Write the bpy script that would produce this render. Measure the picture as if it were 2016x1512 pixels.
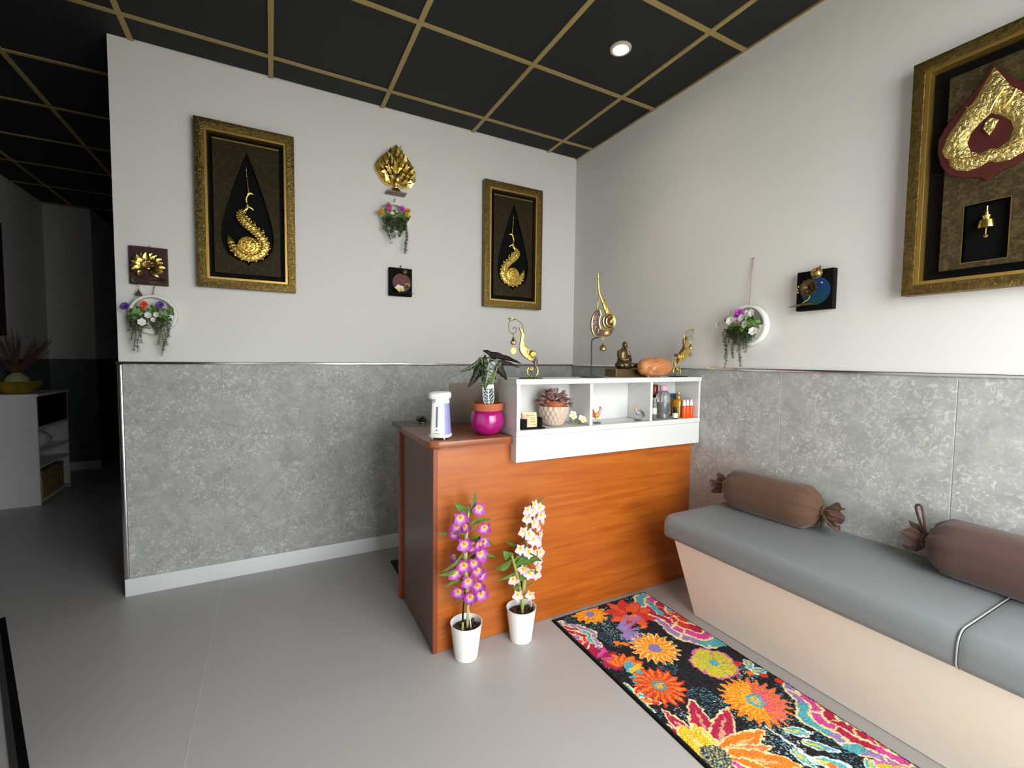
import bpy, bmesh, math, random
import numpy as np
from mathutils import Matrix, Vector
PI = math.pi
for o in list(bpy.data.objects): bpy.data.objects.remove(o)
S = bpy.context.scene
C = S.collection

# ------------------------------------------------------------------ camera
cam_d = bpy.data.cameras.new('camera'); cam = bpy.data.objects.new('camera', cam_d); C.objects.link(cam)
S.camera = cam
cam_d.sensor_fit = 'HORIZONTAL'; cam_d.sensor_width = 36.0
cam_d.lens = 886.72 / 2016 * 36.0
cam_d.clip_start = 0.02
yaw, pit, rol = 0.49189, -0.05431, 0.010846
fw = Vector((math.sin(yaw)*math.cos(pit), math.cos(yaw)*math.cos(pit), math.sin(pit)))
rx = Vector((math.cos(yaw), -math.sin(yaw), 0)); up = rx.cross(fw)
xr = rx*math.cos(rol) + up*math.sin(rol); ur = -rx*math.sin(rol) + up*math.cos(rol)
cm = Matrix((xr, ur, -fw)).transposed().to_4x4()
cm.translation = Vector((-2.08494, -2.88845, 1.22403))
cam.matrix_world = cm

# ------------------------------------------------------------------ view, sky and daylight
S.view_settings.view_transform = 'Standard'; S.view_settings.look = 'None'
S.view_settings.gamma = 1.0; S.view_settings.use_curve_mapping = False
S.view_settings.exposure = 0.62
W = bpy.data.worlds.new('sky'); S.world = W; W.use_nodes = True
wn = W.node_tree; bg = wn.nodes['Background']
bg.inputs[0].default_value = (0.98, 0.975, 0.985, 1); bg.inputs[1].default_value = 8.0
def portal(name, loc, rot, sx, sy):
    l = bpy.data.lights.new(name, 'AREA'); l.shape = 'RECTANGLE'; l.size = sx; l.size_y = sy
    l.cycles.is_portal = True
    o = bpy.data.objects.new(name, l); C.objects.link(o); o.location = loc; o.rotation_euler = rot
    return o
WX0, WX1, WZ0, WZ1 = -1.7, -0.08, 0.06, 2.40      # shop window in the front wall
WY0, WY1 = -3.42, -2.90                            # shop window at the end of the right wall
FY = -3.5
portal('daylight_front', ((WX0+WX1)/2, FY-0.13, (WZ0+WZ1)/2), (PI/2, 0, 0), WX1-WX0, WZ1-WZ0)
portal('daylight_side', (0.13, (WY0+WY1)/2, (WZ0+WZ1)/2), (PI/2, 0, PI/2), WY1-WY0, WZ1-WZ0)

# ------------------------------------------------------------------ helpers
def lin(h):
    h = h.lstrip('#'); r = []
    for i in (0, 2, 4):
        c = int(h[i:i+2], 16)/255
        r.append(c/12.92 if c <= 0.04045 else ((c+0.055)/1.055)**2.4)
    return tuple(r)
def mat(name, col, rough=0.5, metal=0.0, bump=None, mix=None, trans=0.0, emit=None, spec=0.5, alpha=1.0, sheen=0.0, coat=0.0, stretch=None):
    m = bpy.data.materials.new(name); m.use_nodes = True
    nt = m.node_tree; b = nt.nodes['Principled BSDF']
    if isinstance(col, str): col = lin(col)
    b.inputs['Base Color'].default_value = (*col, 1); b.inputs['Roughness'].default_value = rough
    b.inputs['Metallic'].default_value = metal; b.inputs['Transmission Weight'].default_value = trans
    b.inputs['Specular IOR Level'].default_value = spec; b.inputs['Sheen Weight'].default_value = sheen
    b.inputs['Coat Weight'].default_value = coat; b.inputs['Alpha'].default_value = alpha
    if emit:
        b.inputs['Emission Color'].default_value = (*emit[0], 1); b.inputs['Emission Strength'].default_value = emit[1]
    tc = None
    def vec():
        nonlocal tc
        if tc is None:
            t = nt.nodes.new('ShaderNodeTexCoord'); mp = nt.nodes.new('ShaderNodeMapping')
            nt.links.new(t.outputs['Object'], mp.inputs[0])
            if stretch: mp.inputs['Scale'].default_value = stretch
            tc = mp
        return tc.outputs[0]
    def noise(scale, detail=6, dist=0.0):
        n = nt.nodes.new('ShaderNodeTexNoise'); n.inputs['Scale'].default_value = scale
        n.inputs['Detail'].default_value = detail; n.inputs['Distortion'].default_value = dist
        nt.links.new(vec(), n.inputs['Vector']); return n
    if mix:
        scale, col2, lo, hi = mix[:4]; dist = mix[4] if len(mix) > 4 else 0.0
        if isinstance(col2, str): col2 = lin(col2)
        n = noise(scale, 8, dist); r = nt.nodes.new('ShaderNodeValToRGB')
        r.color_ramp.elements[0].position = lo; r.color_ramp.elements[0].color = (*col, 1)
        r.color_ramp.elements[1].position = hi; r.color_ramp.elements[1].color = (*col2, 1)
        nt.links.new(n.outputs[0], r.inputs[0]); nt.links.new(r.outputs[0], b.inputs['Base Color'])
    if bump:
        n = noise(bump[0], 4, bump[2] if len(bump) > 2 else 0); bp = nt.nodes.new('ShaderNodeBump')
        bp.inputs['Strength'].default_value = bump[1]; bp.inputs['Distance'].default_value = bump[3] if len(bump) > 3 else 0.004
        nt.links.new(n.outputs[0], bp.inputs['Height']); nt.links.new(bp.outputs[0], b.inputs['Normal'])
    return m
def vcmat(name, rough=0.5, sheen=0.0, sub=0.0, spec=0.4):
    m = mat(name, (0.8, 0.8, 0.8), rough, sheen=sheen, spec=spec); nt = m.node_tree
    a = nt.nodes.new('ShaderNodeAttribute'); a.attribute_name = 'Col'
    nt.links.new(a.outputs['Color'], nt.nodes['Principled BSDF'].inputs['Base Color'])
    return m
class MB:
    def __init__(s): s.v = []; s.f = []; s.c = []
    def add(s, v, f, M=None, col=None):
        b = len(s.v)
        for i, p in enumerate(v):
            s.v.append(tuple(M @ Vector(p)) if M is not None else tuple(p))
            if col is None: s.c.append((1, 1, 1))
            elif isinstance(col, list): s.c.append(col[i])
            else: s.c.append(col)
        s.f += [tuple(b+i for i in q) for q in f]; return s
    def box(s, x0, x1, y0, y1, z0, z1, M=None, col=None):
        v = [(x, y, z) for z in (z0, z1) for y in (y0, y1) for x in (x0, x1)]
        return s.add(v, [(0,2,3,1), (4,5,7,6), (0,1,5,4), (2,6,7,3), (0,4,6,2), (1,3,7,5)], M, col)
    def prism(s, pts, y0, y1, M=None, col=None, plane='xz'):
        n = len(pts)
        e = (lambda p, d: (p[0], d, p[1])) if plane == 'xz' else (lambda p, d: (p[0], p[1], d))
        v = [e(p, y0) for p in pts] + [e(p, y1) for p in pts]
        f = [tuple(range(n)), tuple(reversed(range(n, 2*n)))]
        f += [(i, i+n, (i+1) % n+n, (i+1) % n) for i in range(n)]
        return s.add(v, f, M, col)
    def frame(s, outer, inner, y0, y1, M=None, col=None):          # ring between two outlines (same count), xz plane
        n = len(outer); v = []
        for d in (y0, y1): v += [(p[0], d, p[1]) for p in outer] + [(p[0], d, p[1]) for p in inner]
        f = []
        for i in range(n):
            j = (i+1) % n
            f += [(i, j, n+j, n+i), (2*n+i, 3*n+i, 3*n+j, 2*n+j), (i, 2*n+i, 2*n+j, j), (n+i, n+j, 3*n+j, 3*n+i)]
        return s.add(v, f, M, col)
    def lathe(s, prof, n=28, M=None, col=None, fn=None):
        v = []; f = []
        for k, (r, z) in enumerate(prof):
            for i in range(n):
                a = 2*PI*i/n; rr = r*(fn(a, k) if fn else 1)
                v.append((rr*math.cos(a), rr*math.sin(a), z))
        for k in range(len(prof)-1):
            for i in range(n):
                j = (i+1) % n; f.append((k*n+i, k*n+j, (k+1)*n+j, (k+1)*n+i))
        if prof[0][0] > 1e-5: f.append(tuple(reversed(range(n))))
        if prof[-1][0] > 1e-5: f.append(tuple((len(prof)-1)*n+i for i in range(n)))
        return s.add(v, f, M, col)
    def tube(s, path, r, n=8, M=None, col=None, flat=None, closed=False):
        P = [Vector(p) for p in path]; m = len(P)
        R = r if isinstance(r, (list, tuple)) else [r]*m
        v = []; f = []; N = None
        for i in range(m):
            a = P[(i-1) % m] if closed or i > 0 else P[i]; b = P[(i+1) % m] if closed or i < m-1 else P[i]
            t = (b-a); t = t.normalized() if t.length > 1e-9 else Vector((0, 0, 1))
            if N is None:
                N = Vector((0, 1, 0)) if abs(t.y) < 0.9 else Vector((1, 0, 0))
            N = (N - t*N.dot(t)); N = N.normalized() if N.length > 1e-6 else t.orthogonal().normalized()
            B = t.cross(N)
            fl = flat if flat else 1.0
            for k in range(n):
                an = 2*PI*k/n
                v.append(P[i] + (N*math.cos(an)*fl + B*math.sin(an))*R[i])
        for i in range(m if closed else m-1):
            for k in range(n):
                l = (k+1) % n; j = (i+1) % m
                f.append((i*n+k, j*n+k, j*n+l, i*n+l))
        if not closed:
            f.append(tuple(range(n))); f.append(tuple(reversed([(m-1)*n+k for k in range(n)])))
        return s.add(v, f, M, col)
    def ell(s, c, r, nu=12, nv=8, M=None, col=None, fn=None):
        if not isinstance(r, (list, tuple)): r = (r, r, r)
        v = [(c[0], c[1], c[2]-r[2])]; f = []
        for j in range(1, nv):
            ph = -PI/2 + PI*j/nv
            for i in range(nu):
                a = 2*PI*i/nu; k = fn(a, ph) if fn else 1
                v.append((c[0]+r[0]*k*math.cos(ph)*math.cos(a), c[1]+r[1]*k*math.cos(ph)*math.sin(a), c[2]+r[2]*k*math.sin(ph)))
        v.append((c[0], c[1], c[2]+r[2])); t = len(v)-1
        for i in range(nu):
            f.append((0, 1+(i+1) % nu, 1+i)); f.append((t, 1+(nv-2)*nu+i, 1+(nv-2)*nu+(i+1) % nu))
            for j in range(nv-2):
                f.append((1+j*nu+i, 1+j*nu+(i+1) % nu, 1+(j+1)*nu+(i+1) % nu, 1+(j+1)*nu+i))
        return s.add(v, f, M, col)
    def surf(s, fn, nu, nv, M=None, colfn=None):
        v = []; c = []
        for j in range(nv+1):
            for i in range(nu+1):
                v.append(fn(i/nu, j/nv)); c.append(colfn(i/nu, j/nv) if colfn else (1, 1, 1))
        f = [(j*(nu+1)+i, j*(nu+1)+i+1, (j+1)*(nu+1)+i+1, (j+1)*(nu+1)+i) for j in range(nv) for i in range(nu)]
        return s.add(v, f, M, c)
    def mesh(s, name, m, smooth=None, bevel=0, seg=2, sharp=35):
        me = bpy.data.meshes.new(name); me.from_pydata(s.v, [], s.f)
        ca = me.color_attributes.new('Col', 'FLOAT_COLOR', 'POINT')
        ca.data.foreach_set('color', [x for c in s.c for x in (*c, 1)])
        bm = bmesh.new(); bm.from_mesh(me)
        bmesh.ops.recalc_face_normals(bm, faces=bm.faces)
        if bevel:
            ed = [e for e in bm.edges if len(e.link_faces) == 2 and e.calc_face_angle(0) > 0.5]
            bmesh.ops.bevel(bm, geom=ed, offset=bevel, segments=seg, profile=0.5, affect='EDGES', clamp_overlap=True)
        if smooth:
            for f in bm.faces: f.smooth = True
            for e in bm.edges:
                if len(e.link_faces) == 2 and e.calc_face_angle(0) > math.radians(sharp): e.smooth = False
        bm.to_mesh(me); bm.free(); me.materials.append(m); return me
    def build(s, name, m, parent=None, smooth=False, bevel=0, seg=2, loc=None, sharp=35, label=None):
        o = bpy.data.objects.new(name, s.mesh(name, m, smooth, bevel, seg, sharp)); C.objects.link(o)
        o.parent = parent
        if loc: o.location = loc
        if label: o['label'] = label
        return o
def inst(me, name, parent, M):
    o = bpy.data.objects.new(name, me); C.objects.link(o); o.parent = parent; o.matrix_local = M; return o
def tag(o, label, cat, group=None):
    o['label'] = label; o['category'] = cat
    if group: o['group'] = group
    return o
def thing(name, label, cat, loc=(0, 0, 0), rotz=0, group=None):
    o = bpy.data.objects.new(name, None); C.objects.link(o); o.empty_display_size = 0.05
    o.location = loc; o.rotation_euler = (0, 0, rotz); return tag(o, label, cat, group)
def struct(o): o['kind'] = 'structure'; return o
def sroot(name):
    o = bpy.data.objects.new(name, None); C.objects.link(o); o.empty_display_size = 0.05; return struct(o)
def Tr(x, y, z): return Matrix.Translation((x, y, z))
def Rx(a): return Matrix.Rotation(a, 4, 'X')
def Ry(a): return Matrix.Rotation(a, 4, 'Y')
def Rz(a): return Matrix.Rotation(a, 4, 'Z')
def Sc(x, y=None, z=None): return Matrix.Diagonal((x, x if y is None else y, x if z is None else z, 1))
def smoothpath(pts, vals=None, sub=5):                       # Catmull-Rom through points (and radii)
    P = [Vector(p) for p in pts]; out = []; ov = []
    for i in range(len(P)-1):
        p0 = P[max(i-1, 0)]; p1 = P[i]; p2 = P[i+1]; p3 = P[min(i+2, len(P)-1)]
        for k in range(sub):
            t = k/sub
            out.append(0.5*((2*p1)+(p2-p0)*t+(2*p0-5*p1+4*p2-p3)*t*t+(3*p1-p0-3*p2+p3)*t**3))
            if vals: ov.append(vals[i]*(1-t)+vals[i+1]*t)
    out.append(P[-1])
    if vals: ov.append(vals[-1]); return out, ov
    return out
def smoothloop(pts, sub=4):
    n = len(pts); out = []
    for i in range(n):
        p0, p1, p2, p3 = [Vector(pts[(i+k) % n]).to_3d() for k in (-1, 0, 1, 2)]
        for k in range(sub):
            t = k/sub; q = 0.5*((2*p1)+(p2-p0)*t+(2*p0-5*p1+4*p2-p3)*t*t+(3*p1-p0-3*p2+p3)*t**3)
            out.append((q.x, q.y))
    return out
def circ(cx, cz, r, n=40, a0=0, rz=None):
    rz = rz or r
    return [(cx+r*math.cos(a0+2*PI*i/n), cz+rz*math.sin(a0+2*PI*i/n)) for i in range(n)]
def rect(x0, x1, z0, z1): return [(x0, z0), (x1, z0), (x1, z1), (x0, z1)]
rnd = random.Random(7)

# ------------------------------------------------------------------ materials
def panel_mat(name, base, streak, sc=1.0):
    m = mat(name, base, 0.55, bump=(60, 0.15, 1.5, 0.002)); nt = m.node_tree; b = nt.nodes['Principled BSDF']
    t = nt.nodes.new('ShaderNodeTexCoord')
    def n(scale, det, dist, ro=0.6):
        q = nt.nodes.new('ShaderNodeTexNoise'); q.inputs['Scale'].default_value = scale*sc; q.inputs['Detail'].default_value = det
        q.inputs['Distortion'].default_value = dist; q.inputs['Roughness'].default_value = ro
        nt.links.new(t.outputs['Object'], q.inputs['Vector']); return q
    big = n(4.5, 4, 0.6); fine = n(46, 7, 1.3, 0.66); mid = n(9, 5, 1.2)
    def ramp(q, lo, hi):
        r = nt.nodes.new('ShaderNodeMapRange'); r.inputs[1].default_value = lo; r.inputs[2].default_value = hi
        nt.links.new(q.outputs[0], r.inputs[0]); return r
    rb = ramp(big, 0.38, 0.66); rf = ramp(fine, 0.50, 0.68); rm = ramp(mid, 0.3, 0.7)
    mu = nt.nodes.new('ShaderNodeMath'); mu.operation = 'MULTIPLY_ADD'; mu.inputs[1].default_value = 0.70; mu.inputs[2].default_value = 0.22
    nt.links.new(rb.outputs[0], mu.inputs[0])
    m2 = nt.nodes.new('ShaderNodeMath'); m2.operation = 'MULTIPLY'
    nt.links.new(mu.outputs[0], m2.inputs[0]); nt.links.new(rf.outputs[0], m2.inputs[1])
    c1 = nt.nodes.new('ShaderNodeMix'); c1.data_type = 'RGBA'
    b1 = lin(base); c1.inputs[6].default_value = (*[x*0.82 for x in b1], 1); c1.inputs[7].default_value = (*[x*1.18 for x in b1], 1)
    nt.links.new(rm.outputs[0], c1.inputs[0])
    c2 = nt.nodes.new('ShaderNodeMix'); c2.data_type = 'RGBA'; c2.inputs[7].default_value = (*lin(streak), 1)
    nt.links.new(c1.outputs[2], c2.inputs[6]); nt.links.new(m2.outputs[0], c2.inputs[0])
    nt.links.new(c2.outputs[2], b.inputs['Base Color']); return m
def wood_mat(name, dark, light, stretch, rough=0.35, coat=0.0, scale=3.0):
    m = mat(name, dark, rough, mix=(scale, light, 0.32, 0.68, 1.2), bump=(scale*9, 0.06, 0.3, 0.002), stretch=stretch, coat=coat); return m
M = {}
M['paint'] = mat('wall_paint', '#dedcda', 0.85, bump=(180, 0.05, 0, 0.001))
M['panel'] = panel_mat('stone_look_panel', '#a3a4a2', '#e2e2dc')
M['panel_seam'] = mat('panel_seam', '#a9aaa8', 0.6)
M['panel_hall'] = panel_mat('dark_stone_panel', '#5f666b', '#8d9497')
M['panel_brown'] = mat('brown_dado', '#54463a', 0.6, bump=(40, 0.1))
M['chrome'] = mat('polished_metal', '#e4e3e3', 0.18, 1.0)
M['white'] = mat('white_laminate', '#d8d8d7', 0.32)
M['base'] = mat('white_baseboard', '#e6e8ea', 0.45)
M['floor'] = mat('grey_vinyl', '#a8a5a5', 0.40, mix=(900, '#bbb8b7', 0.35, 0.7), bump=(350, 0.12, 0, 0.001))
M['floor2'] = M['floor']
M['weld'] = mat('weld_seam', '#bcbab8', 0.5)
M['tile'] = mat('black_ceiling_tile', '#181a1c', 0.75, bump=(300, 0.1, 0, 0.001))
M['bar'] = mat('brass_runner', '#a8935c', 0.5, 0.2)
M['glass'] = bpy.data.materials.new('window_glass'); M['glass'].use_nodes = True
_n = M['glass'].node_tree; _n.nodes.clear()
_o = _n.nodes.new('ShaderNodeOutputMaterial'); _t = _n.nodes.new('ShaderNodeBsdfTransparent'); _g = _n.nodes.new('ShaderNodeBsdfGlossy'); _x = _n.nodes.new('ShaderNodeMixShader')
_t.inputs[0].default_value = (0.96, 0.98, 0.97, 1); _g.inputs['Roughness'].default_value = 0.02; _x.inputs[0].default_value = 0.06
_n.links.new(_t.outputs[0], _x.inputs[1]); _n.links.new(_g.outputs[0], _x.inputs[2]); _n.links.new(_x.outputs[0], _o.inputs[0])
M['alu'] = mat('window_frame_metal', '#55585a', 0.4, 0.6)
M['pave'] = mat('pavement', '#a8a49c', 0.9, mix=(3, '#b9b5ad', 0.3, 0.7))
M['wood_front'] = wood_mat('orange_wood', '#9c4a0e', '#b4621a', (0.8, 1, 12.0), 0.38, 0.15, 2.4)
M['wood_side'] = wood_mat('dark_brown_board', '#55332a', '#684436', (1, 1, 0.4), 0.35)
M['wood_top'] = wood_mat('red_brown_top', '#7a4024', '#96542f', (0.6, 4, 1), 0.28)
M['wood_trim'] = wood_mat('red_brown_trim', '#74300f', '#934418', (3, 3, 0.5), 0.35)
M['worktop'] = mat('grey_brown_worktop', '#5a4a3e', 0.35)
M['gold'] = mat('gold_leaf', (0.86, 0.62, 0.16), 0.22, 1.0, bump=(60, 0.8, 0.4, 0.006))
M['gold_s'] = mat('smooth_gold', (0.88, 0.65, 0.18), 0.22, 1.0, bump=(45, 0.25, 0, 0.004))
M['gold_pale'] = mat('pale_hammered_gold', (0.74, 0.60, 0.24), 0.34, 1.0, bump=(75, 1.0, 1.0, 0.012))
M['gold_trim'] = mat('gold_trim', (0.60, 0.38, 0.10), 0.38, 0.9, bump=(120, 0.15))
M['bronze_frame'] = mat('hammered_bronze', (0.24, 0.16, 0.045), 0.42, 0.85, bump=(85, 0.7, 1.2, 0.006), mix=(60, (0.11, 0.07, 0.02), 0.35, 0.7))
M['art_panel'] = mat('dark_gilded_panel', (0.030, 0.022, 0.010), 0.6, 0.4, bump=(90, 0.4, 0.8, 0.003), mix=(55, (0.075, 0.052, 0.018), 0.5, 0.8, 1.0), spec=0.2)
M['art_panel2'] = mat('brown_gilded_panel', (0.055, 0.040, 0.018), 0.55, 0.4, bump=(90, 0.5, 0.8, 0.004), mix=(55, (0.15, 0.11, 0.045), 0.42, 0.8, 1.0), spec=0.2)
M['art_edge'] = mat('gilded_edge', (0.32, 0.21, 0.05), 0.45, 0.8, bump=(120, 0.4))
M['black'] = mat('matt_black', '#080808', 0.7, spec=0.12)
M['black_g'] = mat('gloss_black', '#141416', 0.25)
M['maroon'] = mat('maroon_lacquer', '#4a1714', 0.5, bump=(30, 0.1))
M['bronze_old'] = mat('dark_bronze', (0.15, 0.105, 0.05), 0.38, 0.85, bump=(60, 0.4, 0.4, 0.003))
M['brass_old'] = mat('old_brass', (0.38, 0.26, 0.10), 0.35, 0.9, bump=(60, 0.3, 0.3, 0.003))
M['iron'] = mat('dark_iron', '#2b2725', 0.5, 0.6)
M['purple_inlay'] = mat('purple_inlay', '#4b3136', 0.4, mix=(60, '#8f7378', 0.5, 0.75, 1.5))
M['burgundy'] = mat('burgundy_board', '#4a2427', 0.45, mix=(12, '#22181a', 0.35, 0.75))
M['cord'] = mat('jute_cord', '#a58f7c', 0.8)
M['ring'] = mat('white_plastic_ring', '#e4e4e0', 0.4)
M['leaf'] = mat('green_leaf', '#456828', 0.5, mix=(40, '#678c38', 0.35, 0.7))
M['leaf_b'] = mat('bright_leaf', '#5f9a2e', 0.45)
M['leaf_t'] = mat('trailing_leaf', '#4a5a32', 0.55, mix=(60, '#7e8f50', 0.35, 0.7))
M['stem'] = mat('green_stem', '#8a9a52', 0.5)
M['vc'] = vcmat('petal_colour', 0.5)
M['vcl'] = vcmat('leaf_colour', 0.35)
M['vcg'] = vcmat('glazed_colour', 0.15, spec=0.6)
M['seat'] = mat('grey_vinyl_upholstery', '#7b7f81', 0.38, bump=(8, 0.08, 0, 0.01))
M['cream'] = mat('cream_panel', '#efe7da', 0.35)
M['pipe'] = mat('light_piping', '#8f9192', 0.4)
M['brown_cloth'] = mat('brown_cotton', '#573a27', 0.9, bump=(14, 0.25, 0.3, 0.01), sheen=0.2)
M['brown_cloth2'] = mat('mauve_brown_cotton', '#523832', 0.9, bump=(14, 0.25, 0.3, 0.01), sheen=0.2)
M['pot_white'] = mat('white_pot', '#f1f1ef', 0.3)
M['soil'] = mat('bark_soil', '#3a2c22', 0.95, mix=(120, '#5d4a3b', 0.4, 0.7), bump=(120, 1.0, 0, 0.01))
M['terracotta'] = mat('terracotta', '#b05a36', 0.6)
M['magenta'] = mat('magenta_glaze', '#a3126f', 0.12, coat=0.5)
M['taupe_pot'] = mat('taupe_ceramic', '#c9b2a2', 0.3)
M['lilac'] = mat('lilac_plastic', '#9a9ed6', 0.25)
M['grey_slot'] = mat('grey_window', '#6d7080', 0.3)
M['laptop'] = mat('grey_lid', '#978c85', 0.4, 0.2)
M['card'] = mat('cream_card', '#e8cf9d', 0.6)
M['card_p'] = mat('pink_print', '#dba88c', 0.6)
M['ink'] = mat('brown_ink', '#6d4433', 0.6)
M['clear'] = mat('clear_plastic', '#e8eef0', 0.05, trans=0.92)
M['water'] = mat('clear_liquid', '#b9c4c6', 0.05, trans=0.85)
M['pink'] = mat('pink_plastic', '#e6a6c2', 0.35)
M['copper'] = mat('copper_cap', '#9a4a30', 0.3, 0.5)
M['olive'] = mat('olive_glass', '#6d684a', 0.15, trans=0.4)
M['oil'] = mat('yellow_oil', '#d69a08', 0.08, trans=0.35)
M['blue'] = mat('blue_lid', '#2f5f8c', 0.35)
M['orange'] = mat('orange_liquid', '#f05210', 0.2)
M['lab'] = mat('paper_label', '#e3dfd0', 0.6)
M['white_g'] = mat('white_cap', '#f2f2f0', 0.3)
M['wood_carved'] = wood_mat('carved_wood', '#a9653a', '#c98a58', (1, 1, 4), 0.4, 0, 8)
M['lamp'] = mat('lamp_emitter', '#ffffff', 0.4, emit=((1.0, 0.93, 0.72), 60))
M['lamp_ring'] = mat('lamp_trim', '#d8d2bb', 0.35, 0.3)
M['bowl'] = mat('yellow_glaze', '#b08a1e', 0.3, mix=(9, '#6c6a20', 0.4, 0.65))
M['reed'] = mat('brown_reed', '#5a3a2c', 0.8)
M['paper'] = mat('crumpled_paper', '#c8c8c6', 0.8, bump=(20, 0.5))
M['straw'] = mat('straw_box', '#a38a58', 0.8, mix=(20, '#7e6a40', 0.4, 0.6))
M['purple_cloth'] = mat('plum_cloth', '#3a0f26', 0.9)
M['mat_black'] = mat('black_rubber', '#1d1e20', 0.8)

# ------------------------------------------------------------------ room shell
H = 2.7495; RAIL = 1.18; XL = -2.7494; XH = -4.1; YH = 3.46; XR = -3.73; YE = 5.4; TH = 0.12; XP = -2.78; YP = -1.26
fl = sroot('floor')
MB().box(XH-TH, TH, FY-TH, YE+TH, -0.08, 0).build('vinyl_surface', M['floor'], fl)
for (x0, x1, y0, y1) in [(-2.3335, -2.3295, FY, -0.014), (-1.4, -1.396, -0.62, -0.014)]:
    MB().box(x0, x1, y0, y1, -0.001, 0.0006).build('weld_seam', M['weld'], fl)

ce = sroot('ceiling')
MB().box(XH-TH, TH, FY-TH, YE+TH, H+0.03, H+0.09).build('ceiling_slab', M['tile'], ce)
A0, B0 = 0.2596, 0.195
xs = [0.0] + [-(A0+0.6*i) for i in range(7)] + [XH]
ys = [0.0] + [-(B0+0.6*j) for j in range(7)] + [FY]
ysf = sorted([YE] + [-(B0)+0.6*j for j in range(1, 10) if -(B0)+0.6*j < YE-0.05] + ys, reverse=True)
ysf = [y for y in ysf if abs(y) > 1e-6]
tiles = {}
for i in range(len(xs)-1):
    for j in range(len(ysf)-1):
        x1, x0 = xs[i], xs[i+1]; y1, y0 = ysf[j], ysf[j+1]
        if y0 > -0.25 and y0 > 0 and x1 > XL+0.3: continue
        if y0 < 0 < y1 and x1 > XL: y1 = 0.0 if x0 > XL-0.3 else y1
        key = (round(x1-x0, 4), round(y1-y0, 4))
        if key not in tiles:
            g = 0.011
            tiles[key] = MB().box(-key[0]/2+g, key[0]/2-g, -key[1]/2+g, key[1]/2-g, 0.006, 0.02).mesh('tile', M['tile'])
        inst(tiles[key], 'tile', ce, Tr((x0+x1)/2, (y0+y1)/2, H))
for x in xs[1:-1]:
    y1 = YE if x < XL else 0.0
    MB().box(x-0.012, x+0.012, FY, y1, H, H+0.03).build('runner', M['bar'], ce)
for y in ysf[1:-1]:
    x1 = 0.0 if y < 0 else XL
    MB().box(XH, x1, y-0.012, y+0.012, H+0.0005, H+0.03).build('cross_runner', M['bar'], ce)
MB().box(-0.008, 0.0, FY, 0, H-0.001, H+0.03).build('edge_angle', M['bar'], ce)

wb = sroot('wall_back')
MB().box(XL, TH, 0, TH, 0, H+0.03).build('plaster', M['paint'], wb)
wr = sroot('wall_right')
MB().box(0, TH, WY1, 0, 0, H+0.03).box(0, TH, WY0, WY1, 0, WZ0).box(0, TH, WY0, WY1, WZ1, H+0.03).box(0, TH, FY-TH, WY0, 0, H+0.03).build('plaster', M['paint'], wr)
wf = sroot('wall_front')
MB().box(XH-TH, WX0, FY-TH, FY, 0, H+0.03).box(WX0, WX1, FY-TH, FY, 0, WZ0).box(WX0, WX1, FY-TH, FY, WZ1, H+0.03).box(WX1, 0, FY-TH, FY, 0, H+0.03).build('plaster', M['paint'], wf)
wl = sroot('wall_left')
MB().box(XH-TH, XH, FY, YH+TH, 0, H+0.03).build('plaster', M['paint'], wl)
wp = sroot('unseen_partition')  # out-of-view partition, added to block window light from the hall
MB().box(XP-TH, XP, FY, YP, 0, H+0.03).build('plaster', M['paint'], wp)
wh = sroot('wall_hall_end')
MB().box(XH, XR, YH, YH+TH, 0, H+0.03).build('plaster', M['paint'], wh)
ws = sroot('wall_hall_side')
MB().box(XR-TH, XR, YH+TH, YE, 0, H+0.03).build('plaster', M['paint'], ws)
wi = sroot('wall_hall_right')
MB().box(XL, XL+TH, TH, YE, 0, H+0.03).build('plaster', M['paint'], wi)
we = sroot('wall_hall_far')
MB().box(XR-TH, XL+TH, YE, YE+TH, 0, H+0.03).build('plaster', M['paint'], we)
# stone look wainscot, one board per 0.6 m
def boards(wall, cuts, fn, m):
    for a, b in zip(cuts[:-1], cuts[1:]):
        fn(MB(), min(a, b)+0.0008, max(a, b)-0.0008).build('wainscot_panel', m, wall, bevel=0.0012, seg=1)
    for a in cuts[1:-1]:
        fn(MB(), a-0.0009, a+0.0009, 0.0045).build('panel_joint', M['panel_seam'], wall)
boards(wb, [XL+0.014, -2.321, -1.724, -1.127, -0.53, -0.006], lambda b, x0, x1, d=0.006: b.box(x0, x1, -d, 0, 0.0, RAIL), M['panel'])
boards(wr, [-0.006, -0.444, -1.044, -1.644, -2.25, -2.85, WY1+0.003], lambda b, y0, y1, d=0.006: b.box(-d, 0, y0, y1, 0.0, RAIL), M['panel'])
boards(wl, [-1.2, 0.0, 1.2, 2.4, YH-0.01], lambda b, y0, y1, d=0.006: b.box(XH, XH+d, y0, y1, 0.0, RAIL), M['panel_hall'])  # dark boards added on this wall to reduce light bouncing down the hall
boards(wh, [XH+0.002, XR], lambda b, x0, x1, d=0.006: b.box(x0, x1, YH-d, YH, 0.0, RAIL), M['panel_hall'])
boards(ws, [YH-0.005, YE], lambda b, y0, y1, d=0.006: b.box(XR, XR+d, y0, y1, 0.0, RAIL), M['panel_brown'])
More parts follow.
